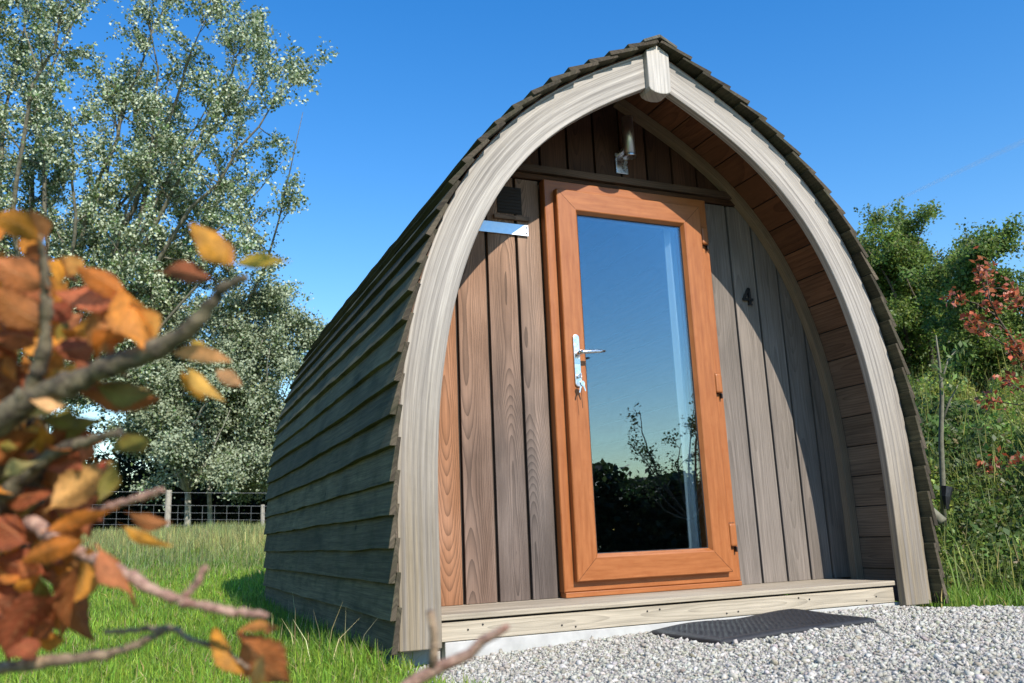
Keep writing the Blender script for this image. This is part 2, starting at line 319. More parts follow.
pod = thing('camping_pod', 'pointed arched timber camping pod with dark lapped cladding and orange wood-effect door', 'pod', (0, 1.8, 0))
def arch_half(sgn, name, d_in, d_out, y0, y1, mat, tonef, bevel=.003, xmin=0.0, seed=0):
    A = offset(d_in, 64, xmin); B = offset(d_out, 64, xmin); mb = MB(); L = 0; uo = 3.1 + seed
    n = 64; i0 = 0
    for k in range(n):
        for (P, y) in ((A, y0), (B, y0), (B, y1), (A, y1)): mb.v.append((sgn * P[k, 0], y, P[k, 1]))
    wv = d_out - d_in
    vs = [0, wv, wv + (y1 - y0), 2 * wv + (y1 - y0), 2 * wv + 2 * (y1 - y0)]
    for k in range(n - 1):
        dl = np.linalg.norm(B[k + 1] - B[k])
        for j in range(4):
            a, b, c, d = 4 * k + j, 4 * k + (j + 1) % 4, 4 * k + 4 + (j + 1) % 4, 4 * k + 4 + j
            f = (a, b, c, d) if sgn > 0 else (d, c, b, a)
            us = {a: (L, vs[j]), b: (L, vs[j + 1]), c: (L + dl, vs[j + 1]), d: (L + dl, vs[j])}
            mb.f.append(f); mb.uv += [(us[q][0] + uo, us[q][1] + .02 + seed * .3) for q in f]; mb.t.append(tonef(A[k, 1], j))
        L += dl
    for base, fl in ((0, 0), (4 * (n - 1), 1)):
        f = tuple(base + q for q in ((3, 2, 1, 0) if (fl == 0) == (sgn > 0) else (0, 1, 2, 3)))
        mb.f.append(f); mb.uv += [(uo, .01 * q) for q in range(4)]; mb.t.append(tonef(A[0 if not fl else -1, 1], 1))
    return mb.build(name, mat, pod, bevel)
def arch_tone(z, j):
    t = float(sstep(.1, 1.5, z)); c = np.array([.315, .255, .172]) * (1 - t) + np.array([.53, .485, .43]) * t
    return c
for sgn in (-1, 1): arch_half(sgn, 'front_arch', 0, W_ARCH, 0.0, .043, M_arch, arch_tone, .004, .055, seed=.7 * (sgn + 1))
def rib_tone(z, j):
    t = float(sstep(.4, 2, z)); return np.array([.25, .20, .145]) * (1 - t) + np.array([.30, .21, .13]) * t
for sgn in (-1, 1): arch_half(sgn, 'inner_rib', W_ARCH - .052, W_ARCH - .003, .405, .449, M_deck, rib_tone, .002, .02, seed=2 + sgn * .4)
# keystone
mb = MB(); poly = [(-.062, 2.615), (-.062, 2.425)]
for i in range(7):
    a = math.pi * (i / 6); poly.append((-.062 * math.cos(a), 2.425 - .028 * math.sin(a)))
poly += [(.062, 2.425), (.062, 2.615), (0, 2.655)]
P2 = [poly[0]] + poly[2:-3] + poly[-2:]
mb.prism(P2, -.030, .060, (.50, .465, .42)); mb.build('keystone_block', M_block, pod, .004)

# lapped cladding: each course a wedge running the length of the pod
YB = 3.52
SEGY = 26; ys = np.linspace(0, 1, SEGY)
cur = resample(OUTC, 600); sl = np.r_[0, np.cumsum(np.linalg.norm(np.diff(cur, axis=0), axis=1))]; nr = normals(cur)
def cp(s, off):
    s = min(max(s, 0), sl[-1]); i = np.interp(s, sl, np.arange(600)); p = np.array([np.interp(i, np.arange(600), cur[:, q]) for q in (0, 1)]); n_ = np.array([np.interp(i, np.arange(600), nr[:, q]) for q in (0, 1)]); return p + n_ * off
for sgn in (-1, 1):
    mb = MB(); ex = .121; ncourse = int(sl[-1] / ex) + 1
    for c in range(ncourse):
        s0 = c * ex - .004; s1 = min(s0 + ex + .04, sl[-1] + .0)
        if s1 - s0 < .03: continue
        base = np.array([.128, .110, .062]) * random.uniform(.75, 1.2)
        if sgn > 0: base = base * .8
        if c > 11: base = base * .62  # upper courses darkened: shade of the roof faces put into the tone
        y0 = -.058 + random.uniform(-.007, .007); w1 = [random.gauss(0, .0022) for _ in range(SEGY)]; w2 = [random.gauss(0, .002) for _ in range(SEGY)]
        for k in range(1, SEGY): w1[k] = w1[k - 1] * .8 + w1[k] * .8
        th = random.uniform(.021, .025); tl = random.uniform(-.004, .004)
        V = []; UV = []
        i0 = len(mb.v); uo = random.uniform(0, 80); vo = random.uniform(-.05, .05)
        for k in range(SEGY):
            y = y0 + (YB - y0) * ys[k]
            q = [cp(s0 + w1[k] + tl * ys[k], .026 + w2[k]), cp(s0 + w1[k] + tl * ys[k], .026 + th + w2[k]), cp(s1, .022), cp(s1, .006)]
            for (x, z) in q: V.append((sgn * x, y, z))
            for vv in (-.02, 0, ex, ex + .02): UV.append((y + uo, vv + vo))
        F = []; tt = []
        for k in range(SEGY - 1):
            for j in range(4):
                a, b, c_, d = 4 * k + j, 4 * k + (j + 1) % 4, 4 * k + 4 + (j + 1) % 4, 4 * k + 4 + j
                F.append((a, b, c_, d) if sgn > 0 else (d, c_, b, a)); tt.append(base * (1.15 if j == 0 else 1))
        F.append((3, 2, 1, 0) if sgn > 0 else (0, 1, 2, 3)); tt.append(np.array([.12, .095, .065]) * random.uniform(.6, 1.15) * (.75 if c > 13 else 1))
        e = 4 * (SEGY - 1); F.append((e, e + 1, e + 2, e + 3) if sgn > 0 else (e + 3, e + 2, e + 1, e)); tt.append(base)
        mb.v += V
        for f, t in zip(F, tt): mb.f.append(tuple(i0 + q for q in f)); mb.uv += [UV[q] for q in f]; mb.t.append(t)
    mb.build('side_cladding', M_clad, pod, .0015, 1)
# ridge capping: two thin boards
mb = MB()
ap = OUTC[-1]; sl2 = .52
for sgn in (-1, 1):
    q = [(0.0, ap[1] + .048), (0.0, ap[1] + .03), (sgn * .09, ap[1] + .036 - .09 * sl2), (sgn * .095, ap[1] + .052 - .095 * sl2)]
    if sgn > 0: q = q[::-1]
    mb.prism(q[::-1], -.064, YB, (.15, .14, .115), (0, 1, 0))
mb.build('ridge_capping', M_clad, pod, .002, 1)
# lining boards (the soffit of the porch and the inside)
for sgn in (-1, 1):
    mb = MB(); wb = .156; n = int(sl[-1] / wb) + 1
    for c in range(n):
        s0 = c * wb + .0025; s1 = min((c + 1) * wb - .0025, sl[-1])
        if s1 - s0 < .02: continue
        sm = (s0 + s1) / 2; q = [cp(s0, .0), cp(sm, .0), cp(s1, .0), cp(s1, .006), cp(s0, .006)]
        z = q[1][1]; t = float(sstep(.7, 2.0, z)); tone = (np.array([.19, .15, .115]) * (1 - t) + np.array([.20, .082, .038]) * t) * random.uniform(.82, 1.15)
        poly = [(sgn * a, b) for a, b in q]
        if sgn > 0: poly = poly
        else: poly = poly[::-1]
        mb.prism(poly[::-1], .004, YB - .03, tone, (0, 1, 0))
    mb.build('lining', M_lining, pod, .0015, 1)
# felt underlay closing the shell between lining and cladding
V = []; F = []
for k, p in enumerate(np.r_[offset(W_ARCH + .0075, 60) * [-1, 1], offset(W_ARCH + .0075, 60)[::-1][1:]]): V += [(p[0], .01, p[1]), (p[0], YB - .02, p[1])]
for k in range(len(V) // 2 - 1): F.append((2 * k, 2 * k + 1, 2 * k + 3, 2 * k + 2))
mesh_np('roof_felt', V, F, M_black, pod)

# gable wall: vertical boards in two tiers around the door opening
WY = .450
def wall_board(mb, x0, x1, zb, ztop, tone, y0=WY, y1=WY + .02):
    xs_ = np.linspace(x0, x1, 4); tops = [min(ztop, zprof(x) - .004) for x in xs_]
    if max(tops) - zb < .03: return
    tops = [max(t, zb + .005) for t in tops]
    poly = [(x0, zb), (x1, zb)] + [(xs_[i], tops[i]) for i in (3, 2, 1, 0)]
    mb.prism(poly, y0, y1, tone, (0, 0, 1))
mb = MB(); G = .013
lt = [(-1.037 - .156, -1.037, (.36, .16, .07)), (-1.037, -.881, (.44, .19, .08, .85)), (-.881, -.725, (.39, .205, .115, .35)), (-.725, -.569, (.36, .20, .12, .1)), (-.569, -.434, (.33, .20, .13, .0))]
for a, b, t in lt: wall_board(mb, a + G / 2 + .001, b - G / 2 - .001, .110, 2.094, np.array(t))
mb.build('wall_boarding', M_board, pod, .002, 2); mb = MB()
rt = [(.517, .683, (.225, .19, .16)), (.683, .839, (.285, .24, .20)), (.839, .988, (.26, .22, .185)), (.988, 1.13, (.225, .19, .16)), (1.13, 1.286, (.19, .155, .128))]
for a, b, t in rt: wall_board(mb, a + G / 2, b - G / 2, .110, 2.094, np.array(t))
mb.build('wall_boarding', M_grey, pod, .002, 2); mb = MB()
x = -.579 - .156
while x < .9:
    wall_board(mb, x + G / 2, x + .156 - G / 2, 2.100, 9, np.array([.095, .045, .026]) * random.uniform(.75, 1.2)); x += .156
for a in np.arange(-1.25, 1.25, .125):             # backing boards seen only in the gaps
    for (zb, zt) in ((.11, 9),):
        if a + .125 > -.43 and a < .51:
            wall_board(mb, a, a + .125, 2.09, 9, np.array([.05, .035, .025]), WY + .022, WY + .035)
        else: wall_board(mb, a, a + .125, .11, 9, np.array([.05, .035, .025]), WY + .022, WY + .035)
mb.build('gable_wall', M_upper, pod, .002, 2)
mb = MB(); mb.box((-.70, .416, 2.128), (.74, .4495, 2.166), (.13, .08, .05), (1, 0, 0)); mb.box((-.70, .436, 2.098), (.74, .4495, 2.126), (.10, .045, .02), (1, 0, 0)); mb.build('header_rail', M_upper, pod, .003)
# jamb posts inside closing the wall round the door
mb = MB(); mb.box((-.47, WY + .036, .11), (-.40, WY + .09, 2.16), (.2, .13, .08)); mb.box((.515, WY + .036, .11), (.58, WY + .09, 2.16), (.2, .13, .08)); mb.build('door_jamb', M_lining, pod)
# rear wall
mb = MB()
for a in np.arange(-1.26, 1.25, .14): wall_board(mb, a, min(a + .139, 1.28), .0, 9, np.array([.28, .22, .16]), YB - .06, YB - .035)
mb.build('rear_wall', M_board, pod)
# deck, fascia, plinth
mb = MB(); y = .046
while y < YB - .2:
    mb.box((-1.128, y, .088), (1.128, y + (.125 if y < .4 else .3), .109), np.array([.47, .40, .30]) * random.uniform(.92, 1.06), (1, 0, 0)); y += (.13 if y < .4 else .304)
mb.build('porch_deck', M_deck, pod, .003)
mb = MB(); mb.box((-1.13, .058, .012), (1.122, .086, .080), (.50, .43, .325), (1, 0, 0)); mb.build('fascia_board', M_deck, pod, .002)
mb = MB()
for x in np.linspace(-.98, .98, 6):
    for dx in (-.03, .03): mb = MB(); zz = .046 + .02 * math.sin(dx * 90 + x * 7); mb.tube([(x + dx, .0575, zz), (x + dx, .0560, zz)], .0038, (.1, .09, .08), 10); mb.build('fascia_screw', M_black, pod)
mb = MB(); mb.box((-1.10, .062, -.30), (1.16, 3.5, .010), (1, 1, 1)); mb.build('plinth', M_conc, pod, .004)
mb = MB(); mb.box((-1.27, .105, -.30), (-1.103, .32, -.006), (1, 1, 1)); mb.build('pad_stone', M_conc, pod, .004); mb = MB(); mb.box((1.163, .105, -.30), (1.27, .32, -.006), (1, 1, 1)); mb.build('pad_stone', M_conc, pod, .004)

# ------------------------------------------------------------------ door
def rect_sweep(mb, x0, x1, z0, z1, prof, tone=(1, 1, 1)):
    n = len(prof); rings = []
    for (ins, y) in prof: rings.append([(x0 + ins, y, z0 + ins), (x1 - ins, y, z0 + ins), (x1 - ins, y, z1 - ins), (x0 + ins, y, z1 - ins)])
    for k in range(n - 1):
        for j in range(4):
            a, b = rings[k][j], rings[k][(j + 1) % 4]; c, d = rings[k + 1][(j + 1) % 4], rings[k + 1][j]
            hor = j in (0, 2)
            uvs = [((p[0], p[2] + p[1]) if hor else (p[2] + 7 + 3 * j, p[0] + p[1])) for p in (a, b, c, d)]
            mb.face((a, b, c, d), uvs, tone)
mb = MB(); rect_sweep(mb, -.432, .515, .134, 2.088, [(.066, .449), (0, .4485), (0, .404), (.004, .400), (.066, .400), (.066, .449)]); door = mb.build('door', M_door, pod)
mb = MB(); rect_sweep(mb, -.382, .449, .178, 2.032, [(0, .3995), (0, .369), (.004, .365), (.099, .365), (.103, .367), (.1165, .388), (.1165, .440), (.02, .440)]); mb.build('door_leaf', M_door, door)
for cx_, cz_, sx_, sz_ in ((-.382, .178, 1, 1), (.449, .178, -1, 1), (-.382, 2.032, 1, -1), (.449, 2.032, -1, -1)):
    mb = MB(); q = [(cx_ + sx_ * .004, cz_ + sz_ * .0052), (cx_ + sx_ * .0052, cz_ + sz_ * .004), (cx_ + sx_ * .0985, cz_ + sz_ * .0973), (cx_ + sx_ * .0973, cz_ + sz_ * .0985)]
    if sx_ * sz_ < 0: q = q[::-1]
    mb.prism(q, .3646, .370, (.10, .035, .012)); mb.build('corner_joint', M_upper, door)
mb = MB(); mb.box((-.2665, .392, .2935), (.3335, .398, 1.9165), (1, 1, 1)); mb.build('glass_pane', M_glass, door)
mb = MB(); rect_sweep(mb, -.2668, .3338, .2932, 1.9168, [(0, .3865), (.004, .3895), (.004, .3912), (0, .3915)]); mb.build('glazing_seal', M_black, door)
mb = MB(); mb.box((-.430, .392, .1105), (.513, .449, .133), (.10, .05, .025), (1, 0, 0)); mb.build('door_cill', M_door, door, .003)
def hinge(z0, z1):
    mb = MB(); mb.box((.457, .374, z0), (.4985, .3995, z1), (1, 1, 1)); h_ = mb.build('hinge_cover', M_door, door, .010, 3)
    mb = MB(); mb.box((.4535, .395, z0 - .003), (.501, .3998, z1 + .003), (1, 1, 1)); mb.box((.490, .380, z0 - .026), (.4965, .3998, z0 - .001), (1, 1, 1)); mb.build('hinge_pin_shadow_rim', M_black, door, .0015, 2)  # black plate behind the cover paints its shadow outline; small pin below
for z0, z1 in ((1.83, 1.925), (1.045, 1.145), (.295, .405)): hinge(z0, z1)
mb = MB(); poly = []
for i in range(9): a = math.pi * i / 8; poly.append((-.325 + .0165 * math.cos(a), 1.283 + .0165 * math.sin(a)))
for i in range(9): a = math.pi + math.pi * i / 8; poly.append((-.325 + .0165 * math.cos(a), 1.065 + .0165 * math.sin(a)))
mb.prism(poly, .356, .3645, (1, 1, 1)); mb.build('handle_plate', M_metal, door, .003, 3)
mb = MB(); mb.tube([(-.325, .3555, 1.205), (-.325, .318, 1.205)], .0105, (1, 1, 1), 14)
mb.tube([(-.331, .312, 1.204), (-.312, .309, 1.2055), (-.27, .309, 1.209), (-.225, .311, 1.213), (-.198, .315, 1.2155)], [.010, .0105, .009, .0075, .005], (1, 1, 1), 12); mb.build('door_handle', M_metal, door, smooth=True)
mb = MB(); mb.tube([(-.325, .3555, 1.098), (-.325, .345, 1.098)], .0095, (1, 1, 1), 16); mb.build('lock_cylinder', M_metal, door)
# keys left in the lock
ky = thing('key_bunch', 'small bunch of silver keys hanging from the door lock', 'keys', (-.325, .338, 1.098))
mb = MB(); mb.box((-.327, .325, 1.088), (-.323, .3448, 1.108), (1, 1, 1)); mb.build('lock_key', M_metal, ky, .001)
mb = MB(); ring_ = [(-.325 + .002 * math.sin(t), .326 + .006 * math.sin(t), 1.083 + .016 * math.cos(t)) for t in np.linspace(0, 2 * math.pi, 17)]; mb.tube(ring_, .0011, (1, 1, 1), 6); mb.build('key_ring', M_metal, ky)
def keymesh(ang, y, zt, L):
    mb = MB(); c, s = math.cos(ang), math.sin(ang)
    pts = [(-.009, 0), (-.011, -.012), (-.006, -.021), (-.0035, -.024), (-.0035, -L), (0, -L - .004), (.003, -L), (.004, -.03), (.006, -.021), (.011, -.012), (.009, 0), (0, .004)]
    mb.prism([(-.325 + a * c - b * s, zt + a * s + b * c) for a, b in pts], y, y + .0022, (1, 1, 1)); return mb
keymesh(.35, .322, 1.068, .045).build('hanging_key', M_metal, ky, .0005); keymesh(-.25, .327, 1.067, .050).build('hanging_key', M_metal, ky, .0005)
mb = MB(); mb.tube([(-.325, .327, 1.066), (-.327, .331, 1.02), (-.326, .333, .985), (-.324, .333, .945)], .0013, (1, 1, 1), 5); mb.build('thin_dark_tube', M_black, ky)  # thin black tube hanging down below the keys

# ------------------------------------------------------------------ fittings on the gable
mb = MB(); mb.box((-.662, .4470, 1.905), (-.533, .4495, 2.045), (1, 1, 1)); vent = mb.build('air_vent', M_dark, pod, .002)
mb = MB()
for z in np.linspace(1.912, 2.03, 8): mb.shape([(-.662, .443, z), (-.540, .443, z), (-.540, .4468, z + .012), (-.662, .4468, z + .012), (-.662, .4445, z - .0015), (-.540, .4445, z - .0015), (-.540, .4468, z + .0085), (-.662, .4468, z + .0085)], [(0, 1, 2, 3), (7, 6, 5, 4), (0, 4, 5, 1), (1, 5, 6, 2), (2, 6, 7, 3), (3, 7, 4, 0)], (1, 1, 1))
mb.build('louvre_slats', M_dark, vent)
mb = MB(); mb.box((-.685, .434, 1.872), (-.50, .4495, 1.893), (.24, .14, .085), (1, 0, 0)); mb.build('vent_ledge', M_board, pod, .002)
mb = MB(); mb.shape([(-.93, .438, 1.798), (-.508, .438, 1.796), (-.508, .442, 1.796), (-.93, .442, 1.798), (-.93, .438, 1.855), (-.508, .438, 1.852), (-.508, .442, 1.852), (-.93, .442, 1.855)], [(0, 3, 2, 1), (4, 5, 6, 7), (0, 1, 5, 4), (1, 2, 6, 5), (2, 3, 7, 6), (3, 0, 4, 7)], (1, 1, 1)); strap = mb.build('metal_strap', M_zinc, pod, .0008)
mb = MB()
for z in (1.810, 1.838): mb.tube([(-.518, .4378, z), (-.518, .4360, z)], .004, (1, 1, 1), 8)
mb.build('strap_screw', M_black, strap)
# number 4
mb = MB(); nx0, nz0, hh = .735, 1.540, .092
def stroke(a, b, w):
    a = np.array(a); b = np.array(b); d = b - a; d /= np.linalg.norm(d); n_ = np.array([-d[1], d[0]]) * w / 2
    q = [a - n_, b - n_, b + n_, a + n_]; mb.prism([(nx0 + p[0], nz0 + p[1]) for p in q], .436, .4445, (1, 1, 1))
stroke((.001, .030), (.037, .091), .0125); stroke((.0395, .0), (.0395, .091), .0145)
mb.prism([(nx0 + a, nz0 + b) for a, b in ((-.006, .022), (.060, .022), (.060, .035), (-.006, .035))], .4345, .4440, (1, 1, 1))
mb.prism([(nx0 + a, nz0 + b) for a, b in ((.028, -.0015), (.052, -.0015), (.052, .0075), (.028, .0075))], .4350, .4442, (1, 1, 1))
mb.tube([(nx0 + .039, .4438, nz0 + .06), (nx0 + .039, .4499, nz0 + .06)], .004, (1, 1, 1), 8)
mb.build('house_number', M_black, pod)
# wall lamp: steel tube on a small back plate
mb = MB(); mb.box((.010, .440, 2.195), (.082, .4495, 2.31), (1, 1, 1)); mb.box((.030, .385, 2.30), (.060, .4402, 2.322), (1, 1, 1)); lamp = mb.build('wall_lamp', M_metal, pod, .004)
mb = MB(); mb.tube([(.045, .358, 2.262), (.045, .358, 2.47)], .030, (1, 1, 1), 24); mb.build('lamp_tube', M_steel, lamp, smooth=True)
mb = MB(); mb.tube([(.045, .358, 2.250), (.045, .358, 2.2615)], .0345, (1, 1, 1), 24); mb.build('lamp_rim', M_metal, lamp, .002)
# curtain inside
mb = MB(); n = 60; xs_ = np.linspace(.302, .50, n); zs = np.linspace(.16, 2.0, 14); I0 = 0
V = np.array([[(x + .004 * math.sin(z * 3), .485 + .016 * math.sin(x * 130) + .012 * math.sin(x * 70 + z), z) for x in xs_] for z in zs]).reshape(-1, 3); I = np.arange(n * 14).reshape(14, n)
o = mesh_np('curtain', V, np.stack([I[:-1, :-1], I[:-1, 1:], I[1:, 1:], I[1:, :-1]], -1).reshape(-1, 4), M_cloth, smooth=True)
m = o.modifiers.new('thick', 'SOLIDIFY'); m.thickness = .003
tag(o, 'pale curtain hanging inside the pod at the hinge side of the glass door', 'curtain')

# ------------------------------------------------------------------ door mat
nu, nv = 120, 76
uu, vv = np.meshgrid(np.linspace(0, 1, nu), np.linspace(0, 1, nv)); A, B, C_, D = np.array([-.285, -.035]), np.array([-.275, -.505]), np.array([.515, -.43]), np.array([.50, .03])
Pxy = (A[None, None] * ((1 - uu) * vv)[..., None] + B[None, None] * ((1 - uu) * (1 - vv))[..., None] + C_[None, None] * (uu * (1 - vv))[..., None] + D[None, None] * (uu * vv)[..., None])
Xm, Ym = Pxy[..., 0], Pxy[..., 1]
edge = np.minimum(np.minimum(uu * .79, (1 - uu) * .79), np.minimum(vv, 1 - vv) * .48)
zm = ground_h(Xm, Ym) + .017 + .008 * sstep(.0, .012, edge) + .006 * np.sin(uu * 9.0 - .6) * vv + .007 * sstep(.4, .9, vv) * sstep(.3, .8, uu)
pat = np.sin(Xm * 2 * math.pi / .028) * np.sin((Ym - .2 * Xm) * 2 * math.pi / .036)
zm = zm + .005 * np.clip(pat * 2, -1, 1) * sstep(.035, .05, edge)
top = np.stack([Xm, Ym, zm], -1).reshape(-1, 3); bot = top.copy(); bot[:, 2] -= .018
I = np.arange(nu * nv).reshape(nv, nu); Ft = np.stack([I[:-1, :-1], I[:-1, 1:], I[1:, 1:], I[1:, :-1]], -1).reshape(-1, 4)
rim = np.r_[I[0, :], I[1:, -1], I[-1, -2::-1], I[-2:0:-1, 0]]; K = nu * nv; rn = np.roll(rim, -1)
Fs = np.stack([rim, rim + K, rn + K, rn], -1)
tag(mesh_np('door_mat', np.r_[top, bot], np.r_[Ft, Ft[:, ::-1] + K, Fs], M_rubber), 'black rubber ridged door mat lying rumpled on the gravel', 'mat')
# a few chips kicked on to the mat
N = 14; px_ = rng.uniform(-.2, .42, N); py_ = rng.uniform(-.38, -.08, N)

# ------------------------------------------------------------------ leaves and trees
def leaf_quads(P, L, W, up=.3, tone=None, droop=0., bias=(0, 0, 0)):
    n = len(P); a = rng.normal(size=(n, 3)); a[:, 2] -= droop; a /= np.linalg.norm(a, axis=1)[:, None]
    nn = rng.normal(size=(n, 3)); nn[:, 2] += up * 3; nn += np.array(bias); b = np.cross(nn, a); b /= (np.linalg.norm(b, axis=1)[:, None] + 1e-9); c = np.cross(a, b)
    L = L[:, None]; W = W[:, None]
    V = np.stack([P - a * L * .5, P - a * L * .05 + b * W * .5 + c * W * .15, P + a * L * .5, P - a * L * .05 - b * W * .5 + c * W * .15], 1)
    return V.reshape(-1, 3), np.arange(4 * n).reshape(n, 4)
def tones(base, n, var=.25, hue=.12):
    t = np.array(base)[None] * np.exp(rng.normal(0, var, (n, 1))) * (1 + rng.normal(0, hue, (n, 3)) * [1, .5, .6]); return np.clip(t, .003, .8)
def curve_pts(a, b, bend, n):
    a = np.asarray(a, float); b = np.asarray(b, float); t = np.linspace(0, 1, n)[:, None]; L = np.linalg.norm(b - a)
    return a * (1 - t) + b * t + np.sin(t * math.pi) * np.asarray(bend) * L + np.r_[[[0, 0, 0]], rng.normal(0, .005 * L, (n - 2, 3)), [[0, 0, 0]]]
def tree(name, label, cat, base, limbs, nleaf, leaf, tone, mat, barkm, r0=.12, fork=None, sec=(7, 1.3), twig=(4, .55), jit=.10, up=.3, bias=(0, 0, 0), group=None, start=.35, droop=0., var=.28, sidebend=.06, minr=.006, vis=2):
    """limbs: list of end points (world) grown from the fork; leaves sit along the twigs of each limb"""
    base = np.asarray(base, float); root = thing(name, label, cat, tuple(base), group)
    wood_ = MB(); segs = []; wts = []
    fork = np.asarray(fork if fork is not None else base + [0, 0, 1.0], float)
    wood_.tube(curve_pts(base - [0, 0, .2], fork, (0, 0, 0), 5), np.linspace(r0, r0 * .8, 5), (1, 1, 1), 9)
    for e in limbs:
        e = np.asarray(e, float); L = np.linalg.norm(e - fork)
        bend = rng.normal(0, sidebend, 3) + np.array([0, 0, -.10 if e[2] - fork[2] < L * .8 else 0])
        n = 12; pts = curve_pts(fork, e, bend, n); rr = r0 * .62 * (1 - np.linspace(0, 1, n)) ** .9 * min(1, .45 + L / 9) + minr
        wood_.tube(pts, rr, (1, 1, 1), 7)
        dirL = (e - fork) / L
        for s in range(int(sec[0] * max(.6, L / 5))):
            t = start + (1 - start) * random.random() ** .8; i = t * (n - 1); i0 = min(int(i), n - 2); p = pts[i0] + (pts[i0 + 1] - pts[i0]) * (i - i0)
            d = dirL * .7 + rng.normal(0, .62, 3) + [0, 0, .22 - droop * .5]; d /= np.linalg.norm(d)
            ls = sec[1] * random.uniform(.5, 1.15) * (1.15 - .45 * t); q = p + d * ls; sp_ = curve_pts(p, q, rng.normal(0, .06, 3), 6)
            wood_.tube(sp_, np.linspace(rr[i0] * .45 + minr * .5, minr * .7, 6), (1, 1, 1), 5)
            segs.append((sp_[2], q)); wts.append(ls * .5)
            for w in range(twig[0]):
                tt = random.uniform(.25, 1); p2 = p + (q - p) * tt; d2 = d * .6 + rng.normal(0, .6, 3) + [0, 0, .1 - droop]; d2 /= np.linalg.norm(d2)
                q2 = p2 + d2 * twig[1] * random.uniform(.5, 1.2); segs.append((p2, q2)); wts.append(np.linalg.norm(q2 - p2))
                if vis > 2: wood_.tube([p2, q2], [minr * .6, minr * .35], (1, 1, 1), 4, False)
    wood_.build('trunk', barkm, root, smooth=True)
    A = np.array([s[0] for s in segs]); B = np.array([s[1] for s in segs]); wts = np.array(wts) * rng.uniform(.35, 1.6, len(wts)); pick = rng.choice(len(segs), nleaf, p=wts / wts.sum())
    t = rng.uniform(0, 1.08, (nleaf, 1)); P = A[pick] * (1 - t) + B[pick] * t + rng.normal(0, jit, (nleaf, 3))
    L = leaf * rng.uniform(.65, 1.25, nleaf); V, F = leaf_quads(P, L, L * .72, up, droop=droop, bias=bias)
    tn = tones(tone, nleaf, var); tn *= np.exp(rng.normal(0, .16, len(segs)))[pick][:, None]
    mesh_np('crown', V, F, mat, root, tone=tn)
    return root
def G(px, d):     # point on the ground under picture column px at forward distance d
    p = at(px, 530, d); return np.array([p[0], p[1], float(ground_h(p[0], p[1]))])
def ends(lst, d, sp):
    return [at(x, y, d + random.uniform(-sp, sp)) for x, y in lst]
D1 = 25
tree('white_poplar', 'tall airy silver-leaved poplar rising behind the wire fence at the left', 'tree', G(35, D1),
     ends([(14, -60), (20, -40), (12, 60), (62, -60), (95, -30), (112, -70), (150, -20), (178, -22), (205, 20), (228, 70), (262, 14), (280, 45), (296, 75), (303, 112), (284, 160), (268, 208), (238, 195), (232, 150), (205, 120), (190, 230), (165, 255), (150, 200), (120, 262), (95, 220), (60, 265), (20, 250), (-10, 160), (-40, 60), (-60, 190), (120, 90), (70, 110), (170, 80), (30, 180), (45, 320), (10, 360), (80, 340), (100, 300), (60, 305), (140, 300), (180, 275), (0, 300), (40, 290), (215, 250), (120, 330), (160, 320), (20, 420), (70, 400), (110, 390)], D1, 2.6),
     165000, .095, (.125, .175, .065), M_poplar, M_bark_poplar, r0=.15, fork=at(48, 400, D1), sec=(8, 1.6), twig=(6, .65), jit=.075, up=.12, start=.24, var=.32)
D2 = 23.5
tree('whitebeam_bush', 'pale-stemmed grey-green bushy tree with a forked stem just behind the wire fence', 'tree', G(188, D2),
     ends([(142, 318), (170, 305), (200, 300), (150, 360), (185, 340), (215, 330), (135, 400), (165, 400), (200, 385), (225, 375), (145, 440), (175, 440), (215, 430), (235, 330), (230, 410), (110, 380), (120, 330)], D2, 1.4),
     80000, .085, (.115, .16, .06), M_white, M_bark_pale, r0=.10, fork=at(188, 492, D2), sec=(9, 1.2), twig=(5, .5), jit=.15, up=.2, start=.30, bias=(0, -.6, 0))
tree('whitebeam_bush', 'round grey-green bushy tree standing between the forked tree and the pod cladding', 'tree', G(211, D2 + .6),
     ends([(232, 300), (255, 295), (275, 303), (300, 318), (322, 330), (245, 340), (270, 350), (300, 360), (320, 380), (250, 390), (285, 400), (310, 420), (240, 430), (270, 440), (300, 450), (260, 468), (285, 475), (235, 465), (340, 360), (345, 420)], D2 + 1, 1.4),
     95000, .085, (.115, .16, .06), M_white, M_bark_pale, r0=.075, fork=at(209, 485, D2 + .6), sec=(9, 1.2), twig=(5, .5), jit=.15, up=.2, start=.30, bias=(0, -.6, 0))
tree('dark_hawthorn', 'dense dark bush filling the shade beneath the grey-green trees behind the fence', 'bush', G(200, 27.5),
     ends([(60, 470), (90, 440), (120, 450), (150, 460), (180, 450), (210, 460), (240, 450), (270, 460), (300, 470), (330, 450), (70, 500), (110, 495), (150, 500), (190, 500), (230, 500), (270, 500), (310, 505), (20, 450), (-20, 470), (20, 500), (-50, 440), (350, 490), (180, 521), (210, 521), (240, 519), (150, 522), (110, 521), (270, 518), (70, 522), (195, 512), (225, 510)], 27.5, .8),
     40000, .14, (.016, .028, .010), M_leaf, M_bark_brown, r0=.14, fork=G(200, 27.5) + [0, 0, .6], sec=(9, 1.0), twig=(4, .6), jit=.2, up=.3, start=.3)
